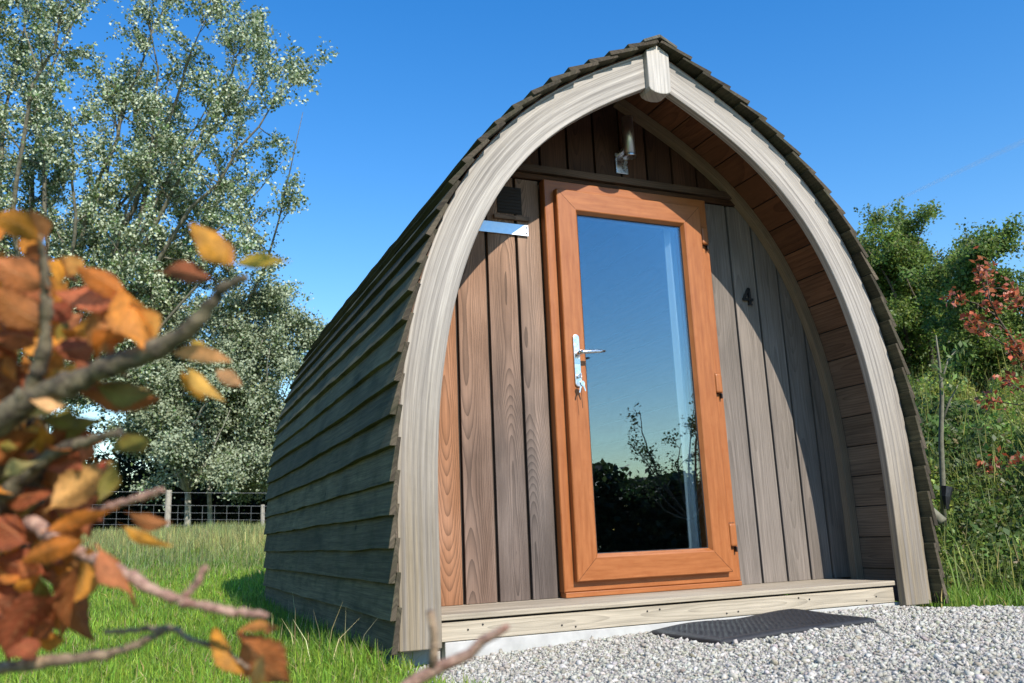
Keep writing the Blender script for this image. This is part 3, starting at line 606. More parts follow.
# right-hand side
D3 = 15
tree('birch_tree', 'green birch whose feathery crown tops the bank right beside the roof edge', 'tree', G(905, D3),
     ends([(884, 228), (903, 218), (920, 232), (868, 250), (938, 250), (946, 285), (925, 290), (885, 285), (862, 300), (900, 250), (905, 275), (915, 300), (890, 310), (930, 320), (895, 270), (905, 330), (945, 330), (880, 360), (925, 370), (900, 410), (850, 270), (890, 440), (930, 440), (915, 260)], D3, 1.1),
     105000, .055, (.13, .185, .036), M_leaf, M_bark_brown, r0=.10, fork=at(905, 440, D3), sec=(9, .85), twig=(5, .4), jit=.07, up=.3, start=.35, droop=.25, bias=(-.2, -.8, 0))
D4 = 12
tree('willow_tree', 'loose green tree behind the red-leaved twigs at the right edge', 'tree', G(985, D4),
     ends([(962, 262), (972, 242), (985, 262), (1002, 282), (1024, 300), (1044, 290), (958, 310), (975, 315), (1000, 320), (1030, 345), (965, 350), (990, 360), (1015, 380), (1045, 380), (955, 390), (980, 410), (1010, 420), (1040, 430), (945, 430), (1075, 330), (1080, 400)], D4, 1.0),
     120000, .050, (.13, .19, .04), M_leaf, M_bark_brown, r0=.08, fork=at(985, 450, D4), sec=(9, .7), twig=(5, .36), jit=.06, up=.3, start=.3, droop=.2, bias=(-.2, -.8, 0))
tree('field_maple', 'low dark green tree filling the gap behind the slender sapling', 'tree', G(945, 18),
     ends([(930, 360), (950, 340), (970, 330), (920, 390), (950, 390), (980, 380), (1000, 350), (1030, 340), (1060, 340), (905, 420), (940, 430), (975, 430), (1010, 420), (1050, 410), (925, 330), (940, 350), (1010, 370), (985, 340), (960, 360), (1040, 370)], 18, 1.2),
     75000, .078, (.12, .175, .034), M_leaf, M_bark_brown, r0=.11, fork=at(950, 460, 18), sec=(9, .9), twig=(5, .5), jit=.12, up=.3, start=.3, bias=(-.2, -.8, 0))
# far wood closing the view beyond the field
n = 90000; u_ = rng.uniform(0, 1, n); hx = -75 + 175 * u_; hy = 62 - 30 * (2 * u_ - 1) ** 2 + rng.normal(0, 2.0, n); top_ = 5.4 + 1.3 * np.sin(hx * .23) + .9 * np.sin(hx * .61 + 1) + .5 * np.sin(hx * 1.7); hz = rng.uniform(0, 1, n) ** .75 * top_ + ground_h(hx, hy)
V, F = leaf_quads(np.c_[hx, hy, hz], rng.uniform(.35, .75, n), rng.uniform(.3, .6, n), .2); tag(mesh_np('far_wood', V, F, M_leaf, tone=tones((.05, .075, .022), n, .3)), 'dark far wood along the end of the field behind the trees', 'wood', kind='stuff')
# slender sapling with its black guard
D5 = 5.5; sap = thing('slender_sapling', 'slender grey-green sapling stem with a black guard at its foot', 'sapling', tuple(at(945, 505, D5)))
mb = MB(); b0 = at(944, 530, D5); mb.tube([b0, at(943, 490, D5), at(941, 440, D5), at(942, 395, D5), at(939, 360, D5), at(936, 335, D5)], [.019, .018, .016, .013, .008, .003], (1, 1, 1), 9)
mb.tube([at(941, 425, D5), at(950, 400, D5), at(958, 385, D5)], [.010, .006, .003], (1, 1, 1), 6); mb.tube([at(942, 380, D5), at(948, 360, D5 + .1), at(956, 350, D5 + .1)], [.008, .005, .003], (1, 1, 1), 6); mb.build('trunk', M_stakes, sap, smooth=True)
mb = MB(); p = at(947, 497, D5 - .06); mb.tube([p + [.01, 0, .06], p + [-.01, 0, 0], p + [-.02, 0, -.075]], [.040, .030, .014], (1, 1, 1), 7, True); mb.build('tree_guard', M_black, sap)
P = np.concatenate([np.repeat([at(952, 384, D5)], 40, 0) + rng.normal(0, .05, (40, 3)), np.repeat([at(944, 372, D5)], 30, 0) + rng.normal(0, .07, (30, 3)), np.repeat([at(957, 352, D5 + .1)], 22, 0) + rng.normal(0, .05, (22, 3))]); L = rng.uniform(.03, .06, len(P)); V, F = leaf_quads(P, L, L * .45, .3, droop=1.0); mesh_np('crown', V, F, M_leaf, sap, tone=tones((.16, .22, .06), len(P)))
mb = MB(); mb.tube([at(918, 500, 5.0), at(931, 512, 4.9), at(943, 522, 4.85)], [.025, .03, .028], (1, 1, 1), 8); tag(mb.build('fallen_stake', M_stakes, smooth=True), 'old grey stake leaning into the bank beside the pod edge', 'stake')

mb = MB(); p = at(1026, 523, 5.4); mb.shape([p + np.array(q) for q in ((-.07, -.02, -.025), (.10, -.06, -.01), (.12, .06, .02), (-.05, .09, .0), (-.07, -.02, -.005), (.10, -.06, .012), (.12, .06, .042), (-.05, .09, .022))], [(3, 2, 1, 0), (4, 5, 6, 7), (0, 1, 5, 4), (1, 2, 6, 5), (2, 3, 7, 6), (3, 0, 4, 7)], (1, 1, 1)); tag(mb.build('stone_slab', M_conc, None, .004), 'pale grey slab half buried in the weeds at the right edge', 'slab')
# copper-leaved shrub reaching in at the right edge
D6 = 6.2; cb = thing('copper_beech_shrub', 'thin copper-leaved shrub reaching in from the right edge of the bank', 'shrub', tuple(G(1090, D6)))
mb = MB(); cl = []
trunk = [G(1090, D6) - [0, 0, .1], at(1082, 520, D6), at(1070, 440, D6), at(1050, 395, D6), at(1024, 358, D6), at(1008, 333, D6), at(997, 316, D6), at(985, 290, D6), at(976, 264, D6)]
mb.tube(trunk, [.03, .026, .02, .015, .011, .009, .006, .004, .002], (1, 1, 1), 7)
for a, pts in ((3, [(1040, 330), (1024, 296), (1012, 312 - 8)]), (4, [(1000, 342), (978, 326)]), (6, [(975, 303), (954, 298)]), (7, [(1000, 288), (1012, 293)]), (3, [(1030, 395), (1005, 380)]), (3, [(1020, 405), (985, 400)]), (2, [(1040, 455), (1012, 464)]), (2, [(1040, 470), (980, 468)]), (1, [(1050, 530), (992, 527)]), (1, [(1050, 545), (1022, 545)]), (4, [(1012, 340), (1016, 352)]), (5, [(1000, 325), (968, 318)]), (6, [(990, 300), (985, 268)])):
    q = [trunk[a]] + [at(x, y, D6 + random.uniform(-.3, .3)) for x, y in pts]; mb.tube(q, np.linspace(.007, .002, len(q)), (1, 1, 1), 6); cl.append((q[-2] * .35 + q[-1] * .65, q[-1]))
cl += [(trunk[-2], trunk[-1]), (trunk[-3], trunk[-2]), (trunk[4], trunk[5]), (trunk[3], trunk[4])]
mb.build('trunk', M_bark_brown, cb, smooth=True)
P = []
for a, b in cl:
    n = 44; t = rng.uniform(0, 1.05, (n, 1)); P.append(a * (1 - t) + b * t + rng.normal(0, .038, (n, 3)))
P = np.concatenate(P); L = rng.uniform(.032, .060, len(P)); V, F = leaf_quads(P, L, L * .6, .3); mesh_np('crown', V, F, M_copper, cb, tone=tones((.36, .095, .040), len(P), .3))

# undergrowth on the bank (one countless mass)
N = 520000
rr = 3.6 + 12 * rng.uniform(0, 1, N) ** 1.25; an = rng.uniform(-.08, .98, N)           # polar round the viewpoint, wide of the frame
dx = np.cos(an), np.sin(an)
xx = CAM[0] + rr * np.cos(an); yy = CAM[1] + rr * np.sin(an); t = bank_t(xx, yy)
def shrub_h(x, y): 
    t = bank_t(x, y); b = .06 + np.clip(t - .25, 0, 2.0) * .24 + np.clip(t - 2.25, 0, 4) * .06; c = 1 + .45 * np.sin(x * 2.9 + 1.3 * np.sin(y * 2.1)) * np.sin(y * 2.6 + x) + .25 * np.sin(x * 7.3 + 2 * np.sin(y * 5)) * np.sin(y * 6.1)
    return np.clip(b * c, .04, 1.7)
k = (t > .30) & ~((xx < 1.6) & (yy > -.2)); xx, yy, rr = xx[k], yy[k], rr[k]; N = len(xx)
hh_ = shrub_h(xx, yy); dep = np.clip(rng.exponential(.10, N), 0, .5); zz = ground_h(xx, yy) + np.maximum(hh_ - dep * np.minimum(hh_, 1), .01) + rng.normal(0, .02, N)
L = (.016 + .0022 * rr) * rng.uniform(.6, 1.5, N); clump = .75 + .5 * (np.sin(xx * 2.3 + np.sin(yy * 3)) * np.sin(yy * 1.9 + 2) > 0)
sp_ = np.sin(xx * 1.1 + 1.5 * np.sin(yy * .9)) + np.sin(yy * 1.7 + 1.2 * np.sin(xx * 1.9)) + rng.normal(0, .35, N)
tn = np.where((sp_ > .7)[:, None], tones((.22, .24, .05), N, .3), np.where((sp_ < -.6)[:, None], tones((.10, .165, .036), N, .3), tones((.165, .22, .038), N, .32))) * clump[:, None]; L = L * np.where(sp_ < -.6, 1.5, np.where(sp_ > .7, .8, 1)); br = rng.uniform(0, 1, N) < .05; tn[br] = tones((.20, .19, .09), br.sum())
V, F = leaf_quads(np.c_[xx, yy, zz], L, L * rng.uniform(.3, .75, N), .25, bias=(-.3, -.9, .2))
tag(mesh_np('undergrowth', V, F, M_leaf, tone=tn), 'dense green brambles and weeds covering the bank right of the pod', 'undergrowth', kind='stuff')

# ------------------------------------------------------------------ grass
def blades(name, label, cat, x, y, h, w, tone, lean=.35, var=.25, mat=M_grass):
    n = len(x); z = ground_h(x, y) - .01; az = rng.uniform(0, 2 * math.pi, n); fx, fy = np.cos(az), np.sin(az)
    ln = np.abs(rng.normal(0, lean, n)) * h; la = rng.uniform(0, 2 * math.pi, n); lx, ly = np.cos(la) * ln, np.sin(la) * ln
    B = np.stack([x, y, z], -1); s = np.stack([fx, fy, 0 * fx], -1) * w[:, None] * .5
    M1 = B + np.stack([lx * .35, ly * .35, h * .55], -1); Tp = B + np.stack([lx, ly, h * (1 - .25 * np.clip(ln / h, 0, 1))], -1)
    V = np.stack([B - s, B + s, M1 + s * .8, M1 - s * .8, Tp + s * .12, Tp - s * .12], 1).reshape(-1, 3)
    i = 6 * np.arange(n)[:, None]; F = np.concatenate([i + [[0, 1, 2, 3]], i + [[3, 2, 4, 5]]], 1).reshape(-1, 4)
    tb = tones(tone, n, var); st = rng.uniform(0, 1, n) < .07; tb[st] = tones((.33, .29, .13), st.sum(), .25); pt = np.sin(x * 1.3 + np.sin(y * 1.7)) * np.sin(y * 1.1 + x * .6); tb = tb * (1 + .22 * pt[:, None] * np.array([[1.2, .8, .6]])); tn = np.repeat(np.clip(tb, .004, .8), 2, 0)
    return tag(mesh_np(name, V, F, mat, tone=tn), label, cat, kind='stuff')
def polar(n, r0, r1, a0, a1, pw=1.0):
    r = r0 + (r1 - r0) * rng.uniform(0, 1, n) ** pw; a = np.radians(rng.uniform(a0, a1, n)); return CAM[0] + r * np.cos(a), CAM[1] + r * np.sin(a), r
def keep(x, y): return ~((np.abs(x) < 1.31) & (y > .05) & (y < 3.66)) & ~in_gravel(x, y)
x, y, r = polar(190000, 1.6, 15, 60, 112, 1.3); k = keep(x, y) & (bank_t(x, y) < .3); x, y, r = x[k], y[k], r[k]
x = np.r_[x]; lumpy = .75 + .5 * (np.sin(x * 3.1 + np.sin(y * 2.2)) * np.sin(y * 2.7 + 1) + 1) / 2
blades('lawn_grass', 'short bright green grass on the left of the pod', 'grass', x, y, (.045 + .004 * r) * lumpy * rng.uniform(.6, 1.5, len(x)), .0022 + .0008 * r, (.175, .285, .034), .5)
x, y, r = polar(70000, 9.5, 25, 66, 116, .9); k = keep(x, y)
blades('meadow_grass', 'tall pale seeding meadow grass in front of the wire fence', 'grass', x[k], y[k], rng.uniform(.14, .40, k.sum()) * (.4 + .6 * sstep(9.5, 14, r[k])), .0016 + .0006 * r[k], (.26, .28, .10), .3, .3)
# longer grass hugging the cladding, and the strip right of the porch
n = 5200; x = -1.36 - np.abs(rng.normal(0, .10, n)); y = rng.uniform(-.1, 3.9, n); k = keep(x, y)
blades('edge_grass', 'longer unmown grass along the foot of the cladding', 'grass', x[k], y[k], rng.uniform(.05, .15, k.sum()), rng.uniform(.003, .006, k.sum()), (.14, .25, .03), .45)
n = 26; x = -1.42 - np.abs(rng.normal(0, .07, n)); y = rng.uniform(.0, 1.6, n)
blades('dry_grass', 'dry straw-coloured grass stems standing against the dark cladding', 'grass', x, y, rng.uniform(.14, .27, n), rng.uniform(.003, .005, n), (.42, .38, .20), .35)
n = 16000; x = rng.uniform(1.28, 4.0, n); y = rng.uniform(-.12, 1.7, n); k = keep(x, y) & (bank_t(x, y) < .55)
blades('bank_grass', 'bright tufty grass between the gravel edge and the bank', 'grass', x[k], y[k], rng.uniform(.04, .13, k.sum()) + .22 * sstep(.1, .9, bank_t(x[k], y[k])) * rng.uniform(.3, 1.2, k.sum()), rng.uniform(.004, .007, k.sum()), (.15, .25, .035), .45)

# ------------------------------------------------------------------ wire stock fence
fa, fb = at(-260, 530, 21.0)[:2], at(420, 530, 21.6)[:2]; fd = (fb - fa) / np.linalg.norm(fb - fa); FL = np.linalg.norm(fb - fa)
za, zb_ = (float(ground_h(*at(120, 530, 21.3)[:2])), float(ground_h(*at(280, 530, 21.4)[:2]))); sa_, sb_ = [(at(q, 530, 21.3)[:2] - fa) @ fd for q in (120, 280)]
fz = lambda p: za + (zb_ - za) * (((np.asarray(p) - fa) @ fd) - sa_) / (sb_ - sa_)
fence = thing('wire_fence', 'wire stock fence with timber posts crossing the meadow below the trees', 'fence', (*fa, float(ground_h(fa[0], fa[1]))))
off0 = (at(262, 520, 21.4)[:2] - fa) @ fd
sps = np.arange(off0 % 2.35, FL, 2.35)
for i, s in enumerate(sps):
    p = fa + fd * s; z = fz(p); tall = abs(s - (off0 - 2.35)) < .2 or abs(s - (off0 + 4.7)) < .2 or i == 0
    mb = MB(); h = 1.36 if tall else 1.02; r_ = .075 if tall else .05
    mb.tube([(p[0], p[1], z - .1), (p[0] + random.uniform(-.02, .02), p[1], z + h)], r_, (1, 1, 1), 10); mb.build('fence_post', M_post, fence)
for hgt in (1.30,):
    mb = MB(); mb.tube([(fa[0] + fd[0] * s, fa[1] + fd[1] * s - .05, fz(fa + fd * s) + hgt - .006 * math.sin(s * 1.3)) for s in np.linspace(0, FL, 24)], .0055, (1, 1, 1), 5); mb.build('top_wire', M_wire, fence)
mb = MB()
for hgt in (.98, .80, .64, .50, .37, .25, .14):
    mb.tube([(fa[0] + fd[0] * s, fa[1] + fd[1] * s - .055, fz(fa + fd * s) + hgt) for s in np.linspace(0, FL, 24)], .0055 if hgt == .98 else .0042, (1, 1, 1), 4)
for s in np.arange(0, FL, .30):
    p = fa + fd * s; mb.tube([(p[0], p[1] - .055, fz(p) + .12), (p[0], p[1] - .055, fz(p) + .98)], .0038, (1, 1, 1), 4)
mb.build('wire_mesh', M_wire, fence)

# ------------------------------------------------------------------ copper beech hedge plant close to the camera
bs = thing('beech_hedge', 'out of focus copper beech twigs with orange leaves close by at the left edge', 'hedge plant', tuple(G(-160, .75)))
def pl(lst): return [at(x, y, d) for x, y, d in lst]
def rough(pts, rad, k=.16):
    pts = np.array(pts); n0 = len(pts); q = np.linspace(0, n0 - 1, n0 * 6); P_ = np.stack([np.interp(q, range(n0), pts[:, j]) for j in range(3)], 1); R_ = np.interp(q, range(n0), rad)
    for _ in range(3): P_[1:-1] = (P_[:-2] + 2 * P_[1:-1] + P_[2:]) / 4
    R_ = R_ * (1 + k * (np.sin(q * 5.3) * .5 + rng.normal(0, .7, len(q)))); return list(P_ + rng.normal(0, .0006, P_.shape)), R_
def twig(lst, r): 
    m_ = MB(); a_, b_ = rough(pl(lst), r); m_.tube(a_, b_, (1, 1, 1), 9); return m_
mb = MB(); gz = G(-170, .75)
a_, b_ = rough([gz - [0, 0, .1], at(-120, 700, .74), at(-70, 520, .72), at(-20, 440, .70), at(30, 398, .69), at(70, 384, .68), at(110, 366, .67), at(150, 352, .66), at(182, 336, .65), at(205, 312, .645), at(222, 288, .64), at(246, 277, .635)], [.014, .013, .012, .0115, .0105, .0095, .0085, .0078, .0066, .0056, .0042, .0024]); mb.tube(a_, b_, (1, 1, 1), 14); mb.build('branch', M_bark_thick, bs, smooth=True)
twig([(20, 405, .69), (36, 380, .685), (46, 340, .68), (46, 300, .675), (44, 262, .67), (40, 235, .665)], [.0075, .006, .005, .0042, .003, .0018]).build('twig', M_bark_thick, bs, smooth=True)
twig([(28, 520, .72), (70, 548, .69), (110, 566, .66), (150, 588, .65), (182, 602, .645), (215, 608, .64), (240, 613, .635), (266, 616, .63)], [.006, .005, .0045, .0042, .0038, .0032, .0030, .0028]).build('twig', M_twig_red, bs, smooth=True)
twig([(180, 601, .645), (190, 592, .645), (199, 578, .645), (207, 565, .645)], [.0034, .003, .0028, .0024]).build('twig', M_twig_red, bs, smooth=True)
twig([(-60, 690, .72), (0, 668, .70), (60, 660, .69), (110, 654, .68), (142, 642, .675), (170, 628, .67)], [.0055, .005, .0046, .0038, .003, .0024]).build('twig', M_bark_twig, bs, smooth=True)
twig([(105, 632, .69), (140, 630, .68), (172, 628, .67), (195, 640, .665), (225, 652, .66), (250, 668, .655)], [.002, .0022, .0024, .002, .0017, .0014]).build('twig', M_bark_twig, bs, smooth=True)
twig([(60, 530, .71), (95, 512, .70), (125, 502, .69), (150, 495, .685), (165, 489, .68)], [.004, .0036, .0032, .003, .0026]).build('twig', M_twig_red, bs, smooth=True)
twig([(-40, 560, .72), (0, 500, .72), (30, 470, .71), (60, 450, .70), (90, 440, .69), (120, 432, .68)], [.008, .0075, .0065, .005, .004, .003]).build('twig', M_bark_thick, bs, smooth=True)
twig([(-30, 420, .76), (5, 425, .76), (20, 440, .755), (18, 480, .75), (8, 520, .75), (0, 580, .76)], [.020, .024, .028, .026, .022, .018]).build('branch', M_bark_thick, bs, smooth=True)
# the lower shoot in front of the porch step
lo0 = at(300, 900, .80); lo0[2] = float(ground_h(lo0[0], lo0[1]))
mb = MB(); mb.tube([at(330, 780, .72), at(385, 705, .70), at(412, 682, .70), at(440, 667, .70), at(470, 654, .69), at(483, 640, .69), at(496, 634, .685), at(508, 626, .68)], [.007, .0058, .0052, .0050, .0044, .0040, .0036, .0024], (1, 1, 1), 10); mb.build('twig', M_twig_red, bs, smooth=True)
mb = MB(); mb.tube([at(433, 669, .70), at(434, 650, .70), at(434, 632, .70), at(430, 611, .70)], [.0046, .0038, .0033, .0036], (1, 1, 1), 9); mb.build('twig', M_bark_twig, bs, smooth=True)
mb = MB(); mb.tube([at(-120, 700, .74), at(60, 740, .73), at(200, 790, .72), at(330, 780, .72)], [.010, .009, .008, .007], (1, 1, 1), 9); mb.build('branch', M_bark_thick, bs, smooth=True)

COLS = dict(o=(.62, .235, .03), y=(.66, .36, .07), b=(.36, .125, .035), c=(.60, .20, .08), p=(.64, .34, .15), r=(.32, .085, .035), g=(.22, .19, .035), l=(.58, .46, .20), k=(.62, .10, .06)); COLS = {k_: tuple(min(.8, q * 1.12) for q in v_) for k_, v_ in COLS.items()}
def leaf_mesh(items, name, joined=False):
    acc = []
    nu_, nv_ = 34, 13
    for (bx, by, tx_, ty, w, col, d) in items:
        d2 = d + random.uniform(-.025, .025); A_ = at(bx, by, d); B_ = at(tx_, ty, d2); ax = B_ - A_; L = np.linalg.norm(ax); ax /= L
        view = (A_ + B_) / 2 - CAM; view /= np.linalg.norm(view); side = np.cross(ax, view); side /= np.linalg.norm(side)
        roll = random.uniform(-.65, .65); nrm = np.cross(side, ax); side, nrm = side * math.cos(roll) + nrm * math.sin(roll), nrm * math.cos(roll) - side * math.sin(roll)
        W = .88 * w / FPX * d * .5 / max(.6, math.cos(roll)); fold = random.uniform(.05, .6); curl = random.uniform(-.3, .4); ph = random.uniform(0, 6); bend = random.uniform(-.35, .35); tw = random.uniform(-1.1, 1.1)
        t = np.linspace(0, 1, nu_)[:, None]; q = np.linspace(-1, 1, nv_)[None, :]
        stalk = .10; tt = np.clip((t - stalk) / (1 - stalk), 0, 1)
        wid = W * np.where(t < stalk, .035, np.maximum(.03, np.sin(math.pi * np.clip(tt, .0, 1)) ** .95 * (1.30 - .62 * tt)))
        wid = wid * (1 + .05 * np.sin(tt * 46 + ph) + .06 * np.sin(tt * 13 + ph * 2) * np.sign(q))
        pleat = np.sin(2 * math.pi * 9 * (tt - .35 * np.abs(q) * W / L * 2)) * .06 * W * np.abs(q) ** .5 * (1 - np.abs(q) ** 4 * .4)
        up_ = np.abs(q) * wid * fold + curl * L * tt * (1 - tt) * 1.2 + pleat + .10 * W * np.sin(tt * 9 + ph + q * 1.5) * np.abs(q) ** 2 + .10 * W * np.sin(tt * 5 + 2 * ph) * q
        sd = wid * q + bend * L * tt * (1 - tt) * 1.5; a2 = tw * tt; sd2 = sd * np.cos(a2) - up_ * np.sin(a2); up2 = sd * np.sin(a2) + up_ * np.cos(a2)
        V = A_ + ax * L * t[..., None] + side * sd2[..., None] + nrm * up2[..., None]
        I = np.arange(nu_ * nv_).reshape(nu_, nv_); F = np.stack([I[:-1, :-1], I[:-1, 1:], I[1:, 1:], I[1:, :-1]], -1).reshape(-1, 4)
        UV = np.stack([np.broadcast_to(tt, (nu_, nv_)), np.broadcast_to(q, (nu_, nv_))], -1).reshape(-1, 2)[F.ravel()]
        cc = np.array(COLS[col]) * math.exp(random.gauss(0, .14)) * np.array([1, random.uniform(.8, 1.2), random.uniform(.7, 1.2)])
        acc.append((V.reshape(-1, 3), F, np.repeat(cc[None], len(F), 0), UV))
    if joined: acc = [(np.concatenate([q[0] for q in acc]), np.concatenate([q[1] + k * nu_ * nv_ for k, q in enumerate(acc)]), np.concatenate([q[2] for q in acc]), np.concatenate([q[3] for q in acc]))]
    for V, F, tn_, UV in acc: mesh_np(name, V, F, M_beech, bs, tone=tn_, uv=UV, smooth=True)
leaf_mesh([(230, 270, 190, 223, 34, 'o', .64), (230, 264, 291, 262, 19, 'y', .64), (217, 280, 156, 272, 24, 'b', .645), (235, 268, 205, 240, 20, 'o', .65)], 'leaf')
leaf_mesh([(132, 300, 74, 266, 28, 'o', .67), (118, 282, 146, 352, 46, 'o', .66), (128, 298, 54, 292, 32, 'c', .665), (96, 296, 112, 356, 40, 'b', .68), (130, 330, 96, 360, 30, 'o', .67), (150, 350, 130, 300, 26, 'y', .675)], 'leaf')
leaf_mesh([(52, 290, -12, 256, 36, 'c', .67), (44, 240, -12, 218, 34, 'o', .66), (30, 206, 38, 246, 26, 'b', .665), (55, 330, -10, 285, 40, 'b', .68), (40, 345, -15, 330, 34, 'r', .69), (45, 320, 75, 300, 26, 'r', .68), (20, 270, -20, 300, 30, 'o', .68), (48, 350, 100, 335, 34, 'r', .69), (70, 360, 130, 375, 30, 'r', .69)], 'leaf')
leaf_mesh([(166, 352, 232, 362, 20, 'p', .66), (184, 364, 226, 402, 18, 'y', .66), (178, 368, 206, 402, 14, 'o', .655), (214, 368, 241, 386, 16, 'p', .66), (196, 352, 190, 340, 14, 'y', .66)], 'leaf')
leaf_mesh([(66, 390, 160, 398, 36, 'b', .69), (90, 385, 158, 392, 30, 'g', .685), (60, 412, 8, 413, 16, 'l', .68), (70, 405, 30, 400, 16, 'p', .68), (80, 430, 40, 420, 24, 'g', .70), (20, 400, -15, 360, 50, 'r', .71), (15, 380, -20, 400, 50, 'b', .72), (60, 400, 20, 380, 30, 'r', .70)], 'leaf')
leaf_mesh([(108, 452, 150, 438, 24, 'g', .69), (44, 512, 112, 462, 44, 'p', .68), (98, 505, 116, 458, 24, 'g', .685), (0, 478, 42, 460, 20, 'l', .68), (-10, 468, 44, 434, 34, 'b', .69), (96, 468, 108, 458, 9, 'k', .67), (30, 455, 80, 470, 30, 'r', .71), (40, 440, 100, 420, 26, 'g', .71), (-10, 430, 30, 418, 24, 'l', .72), (-15, 520, 40, 500, 36, 'l', .73), (-10, 500, 60, 490, 30, 'r', .72)], 'leaf')
leaf_mesh([(40, 532, 118, 508, 24, 'o', .67), (90, 538, 18, 562, 28, 'o', .665), (92, 542, 74, 602, 38, 'o', .67), (96, 544, 136, 606, 36, 'c', .66), (94, 550, 96, 642, 44, 'r', .68), (64, 588, 8, 662, 46, 'r', .68), (-10, 598, 52, 622, 36, 'r', .69), (118, 524, 172, 546, 15, 'o', .67), (125, 512, 172, 522, 18, 'b', .675), (0, 640, 36, 656, 28, 'r', .69), (30, 545, -15, 520, 34, 'r', .70), (50, 575, -10, 560, 36, 'r', .71), (85, 520, 50, 540, 30, 'b', .69), (100, 560, 60, 640, 40, 'b', .69), (20, 620, -15, 580, 36, 'r', .70)], 'leaf')
leaf_mesh([(246, 680, 214, 628, 28, 'o', .65), (238, 632, 292, 684, 54, 'b', .655), (262, 634, 280, 628, 10, 'c', .64), (250, 690, 262, 655, 24, 'p', .65), (235, 630, 275, 628, 12, 'c', .65)], 'leaf')

fill = []
for _ in range(36):
    x = random.uniform(-35, 62); y = random.choice([random.uniform(270, 350), random.uniform(350, 560), random.uniform(480, 650)]); a = random.uniform(0, 6.28); l = random.uniform(34, 54)
    fill.append((x, y, x + l * math.cos(a), y + l * math.sin(a), random.uniform(20, 36), random.choice('rbbbooocy'), random.uniform(.73, .82)))
leaf_mesh(fill, 'leaf')
for _ in range(92):
    x = -25 + 95 * random.random() ** 1.3; y = random.choice([random.uniform(235, 360), random.uniform(340, 520), random.uniform(440, 560), random.uniform(520, 650)]); a0 = random.uniform(0, 6.28); d = random.uniform(.70, .80); its = []
    for q in range(3): a = a0 + (q - 1) * random.uniform(.5, 1.0); l = random.uniform(26, 44); its.append((x, y, x + l * math.cos(a), y + l * math.sin(a), random.uniform(15, 26), random.choice('rbbooocgyop'), d))
    leaf_mesh(its, 'leaf_spray', True)

n = 9000; x = rng.uniform(1.3, 8, n); y = rng.uniform(-.2, 7, n); t = bank_t(x, y); k = (t > .15) & ~((x < 1.45) & (y > -.1)); x, y = x[k], y[k]
o = blades('tall_grass', 'pale seeding grass stalks standing among the bank weeds', 'grass', x, y, shrub_h(x, y) * rng.uniform(.7, 1.1, len(x)) + rng.uniform(.05, .28, len(x)), .0035 + .0008 * np.hypot(x + 2.1, y + 3.1), (.24, .27, .07), .3, .3)

# ------------------------------------------------------------------ what the door glass mirrors: trees beyond the lane behind the viewpoint
n = 70000; u_ = rng.uniform(0, 1, n); hx = -4 + 30 * u_; hy = -13.5 + 3 * u_ ** 2 + rng.normal(0, .5, n); top_ = 1.58 + .22 * np.sin(hx * 1.1) + .16 * np.sin(hx * 2.9 + 1); hz = rng.uniform(0, 1, n) ** .8 * top_ + ground_h(hx, hy)
V, F = leaf_quads(np.c_[hx, hy, hz], rng.uniform(.10, .22, n), rng.uniform(.08, .18, n), .1); tag(mesh_np('hedgerow', V, F, M_leaf, tone=tones((.035, .055, .018), n)), 'dark hedgerow across the yard mirrored low in the door glass', 'hedgerow', kind='stuff')
b_ = np.array([7.7, -10.6, -.1]); lb = [b_ + [rng.normal(0, .75), rng.normal(0, .6), rng.uniform(1.3, 2.9)] for _ in range(9)] + [b_ + [.5, 0, 3.9]]
tree('young_ash', 'small leafy young tree mirrored at the right of the door glass', 'tree', b_, lb, 1900, .062, (.04, .07, .02), M_leaf, M_bark_brown, r0=.05, fork=b_ + [0, 0, .7], sec=(5, .6), twig=(3, .35), jit=.06, start=.3)

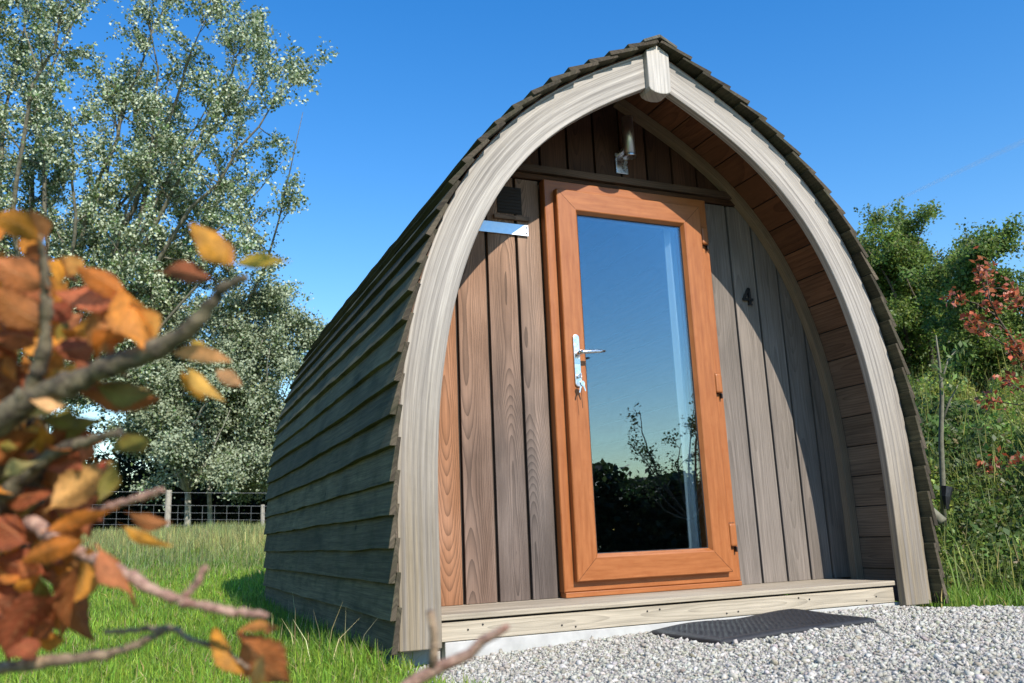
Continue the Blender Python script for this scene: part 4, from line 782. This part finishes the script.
# thin high vapour trail
mb = MB(); a_, b_ = at(880, 208, 3000), at(1130, 92, 3100); mb.tube([a_ + (b_ - a_) * t for t in np.linspace(0, 1, 12)], np.linspace(5, 19, 12), (1, 1, 1), 10)
T = NT('vapour_trail'); tr = T.n('ShaderNodeBsdfTransparent'); df = T.n('ShaderNodeBsdfTranslucent'); df.inputs[0].default_value = (.9, .9, .9, 1); lw = T.n('ShaderNodeLayerWeight'); lw.inputs[0].default_value = .5
mx = T.n('ShaderNodeMixShader'); T.l(T.ramp(lw.outputs['Facing'], 0, .9, .13, 0), mx.inputs[0]); T.l(tr.outputs[0], mx.inputs[1]); T.l(df.outputs[0], mx.inputs[2])
tag(mb.build('vapour_trail', T.done(mx.outputs[0]), smooth=True), 'faint white vapour trail high in the blue sky right of the roof', 'vapour trail', kind='structure')

# ------------------------------------------------------------------ light, sky, camera
w = bpy.data.worlds.new('World'); SC.world = w; w.use_nodes = True; nt = w.node_tree; bg = nt.nodes['Background']
sky = nt.nodes.new('ShaderNodeTexSky'); sky.sky_type = 'NISHITA'; sky.sun_disc = False
sky.sun_elevation = math.asin(SUN[2]); sky.sun_rotation = math.atan2(SUN[0], SUN[1]); sky.altitude = 100; sky.air_density = 1.45; sky.dust_density = 0.0; sky.ozone_density = 3.2
hs = nt.nodes.new('ShaderNodeHueSaturation'); hs.inputs['Hue'].default_value = .510; hs.inputs['Saturation'].default_value = 1.42; nt.links.new(sky.outputs[0], hs.inputs['Color']); nt.links.new(hs.outputs[0], bg.inputs[0]); bg.inputs[1].default_value = .15
ld = bpy.data.lights.new('sun', 'SUN'); ld.energy = 4.7; ld.angle = math.radians(.5); ld.color = (1, .93, .83)
lo = bpy.data.objects.new('sun', ld); COL.objects.link(lo); lo.rotation_euler = Vector(SUN).to_track_quat('Z', 'Y').to_euler()
cd = bpy.data.cameras.new('camera'); cam = bpy.data.objects.new('camera', cd); COL.objects.link(cam)
cd.sensor_width = 36; cd.lens = FPX * 36 / 1024; cd.clip_start = .02; cd.clip_end = 9000
cam.matrix_world = Matrix([[RIGHT[0], -DOWN[0], -FWD[0], CAM[0]], [RIGHT[1], -DOWN[1], -FWD[1], CAM[1]], [RIGHT[2], -DOWN[2], -FWD[2], CAM[2]], [0, 0, 0, 1]])
cd.dof.use_dof = True; cd.dof.focus_distance = 5.0; cd.dof.aperture_fstop = 5.6
SC.camera = cam
vs = SC.view_settings; vs.view_transform = 'Standard'; vs.look = 'None'; vs.exposure = .50; vs.gamma = 1; vs.use_curve_mapping = False
SC.cycles.use_denoising = True; SC.cycles.max_bounces = 8; SC.cycles.transparent_max_bounces = 16
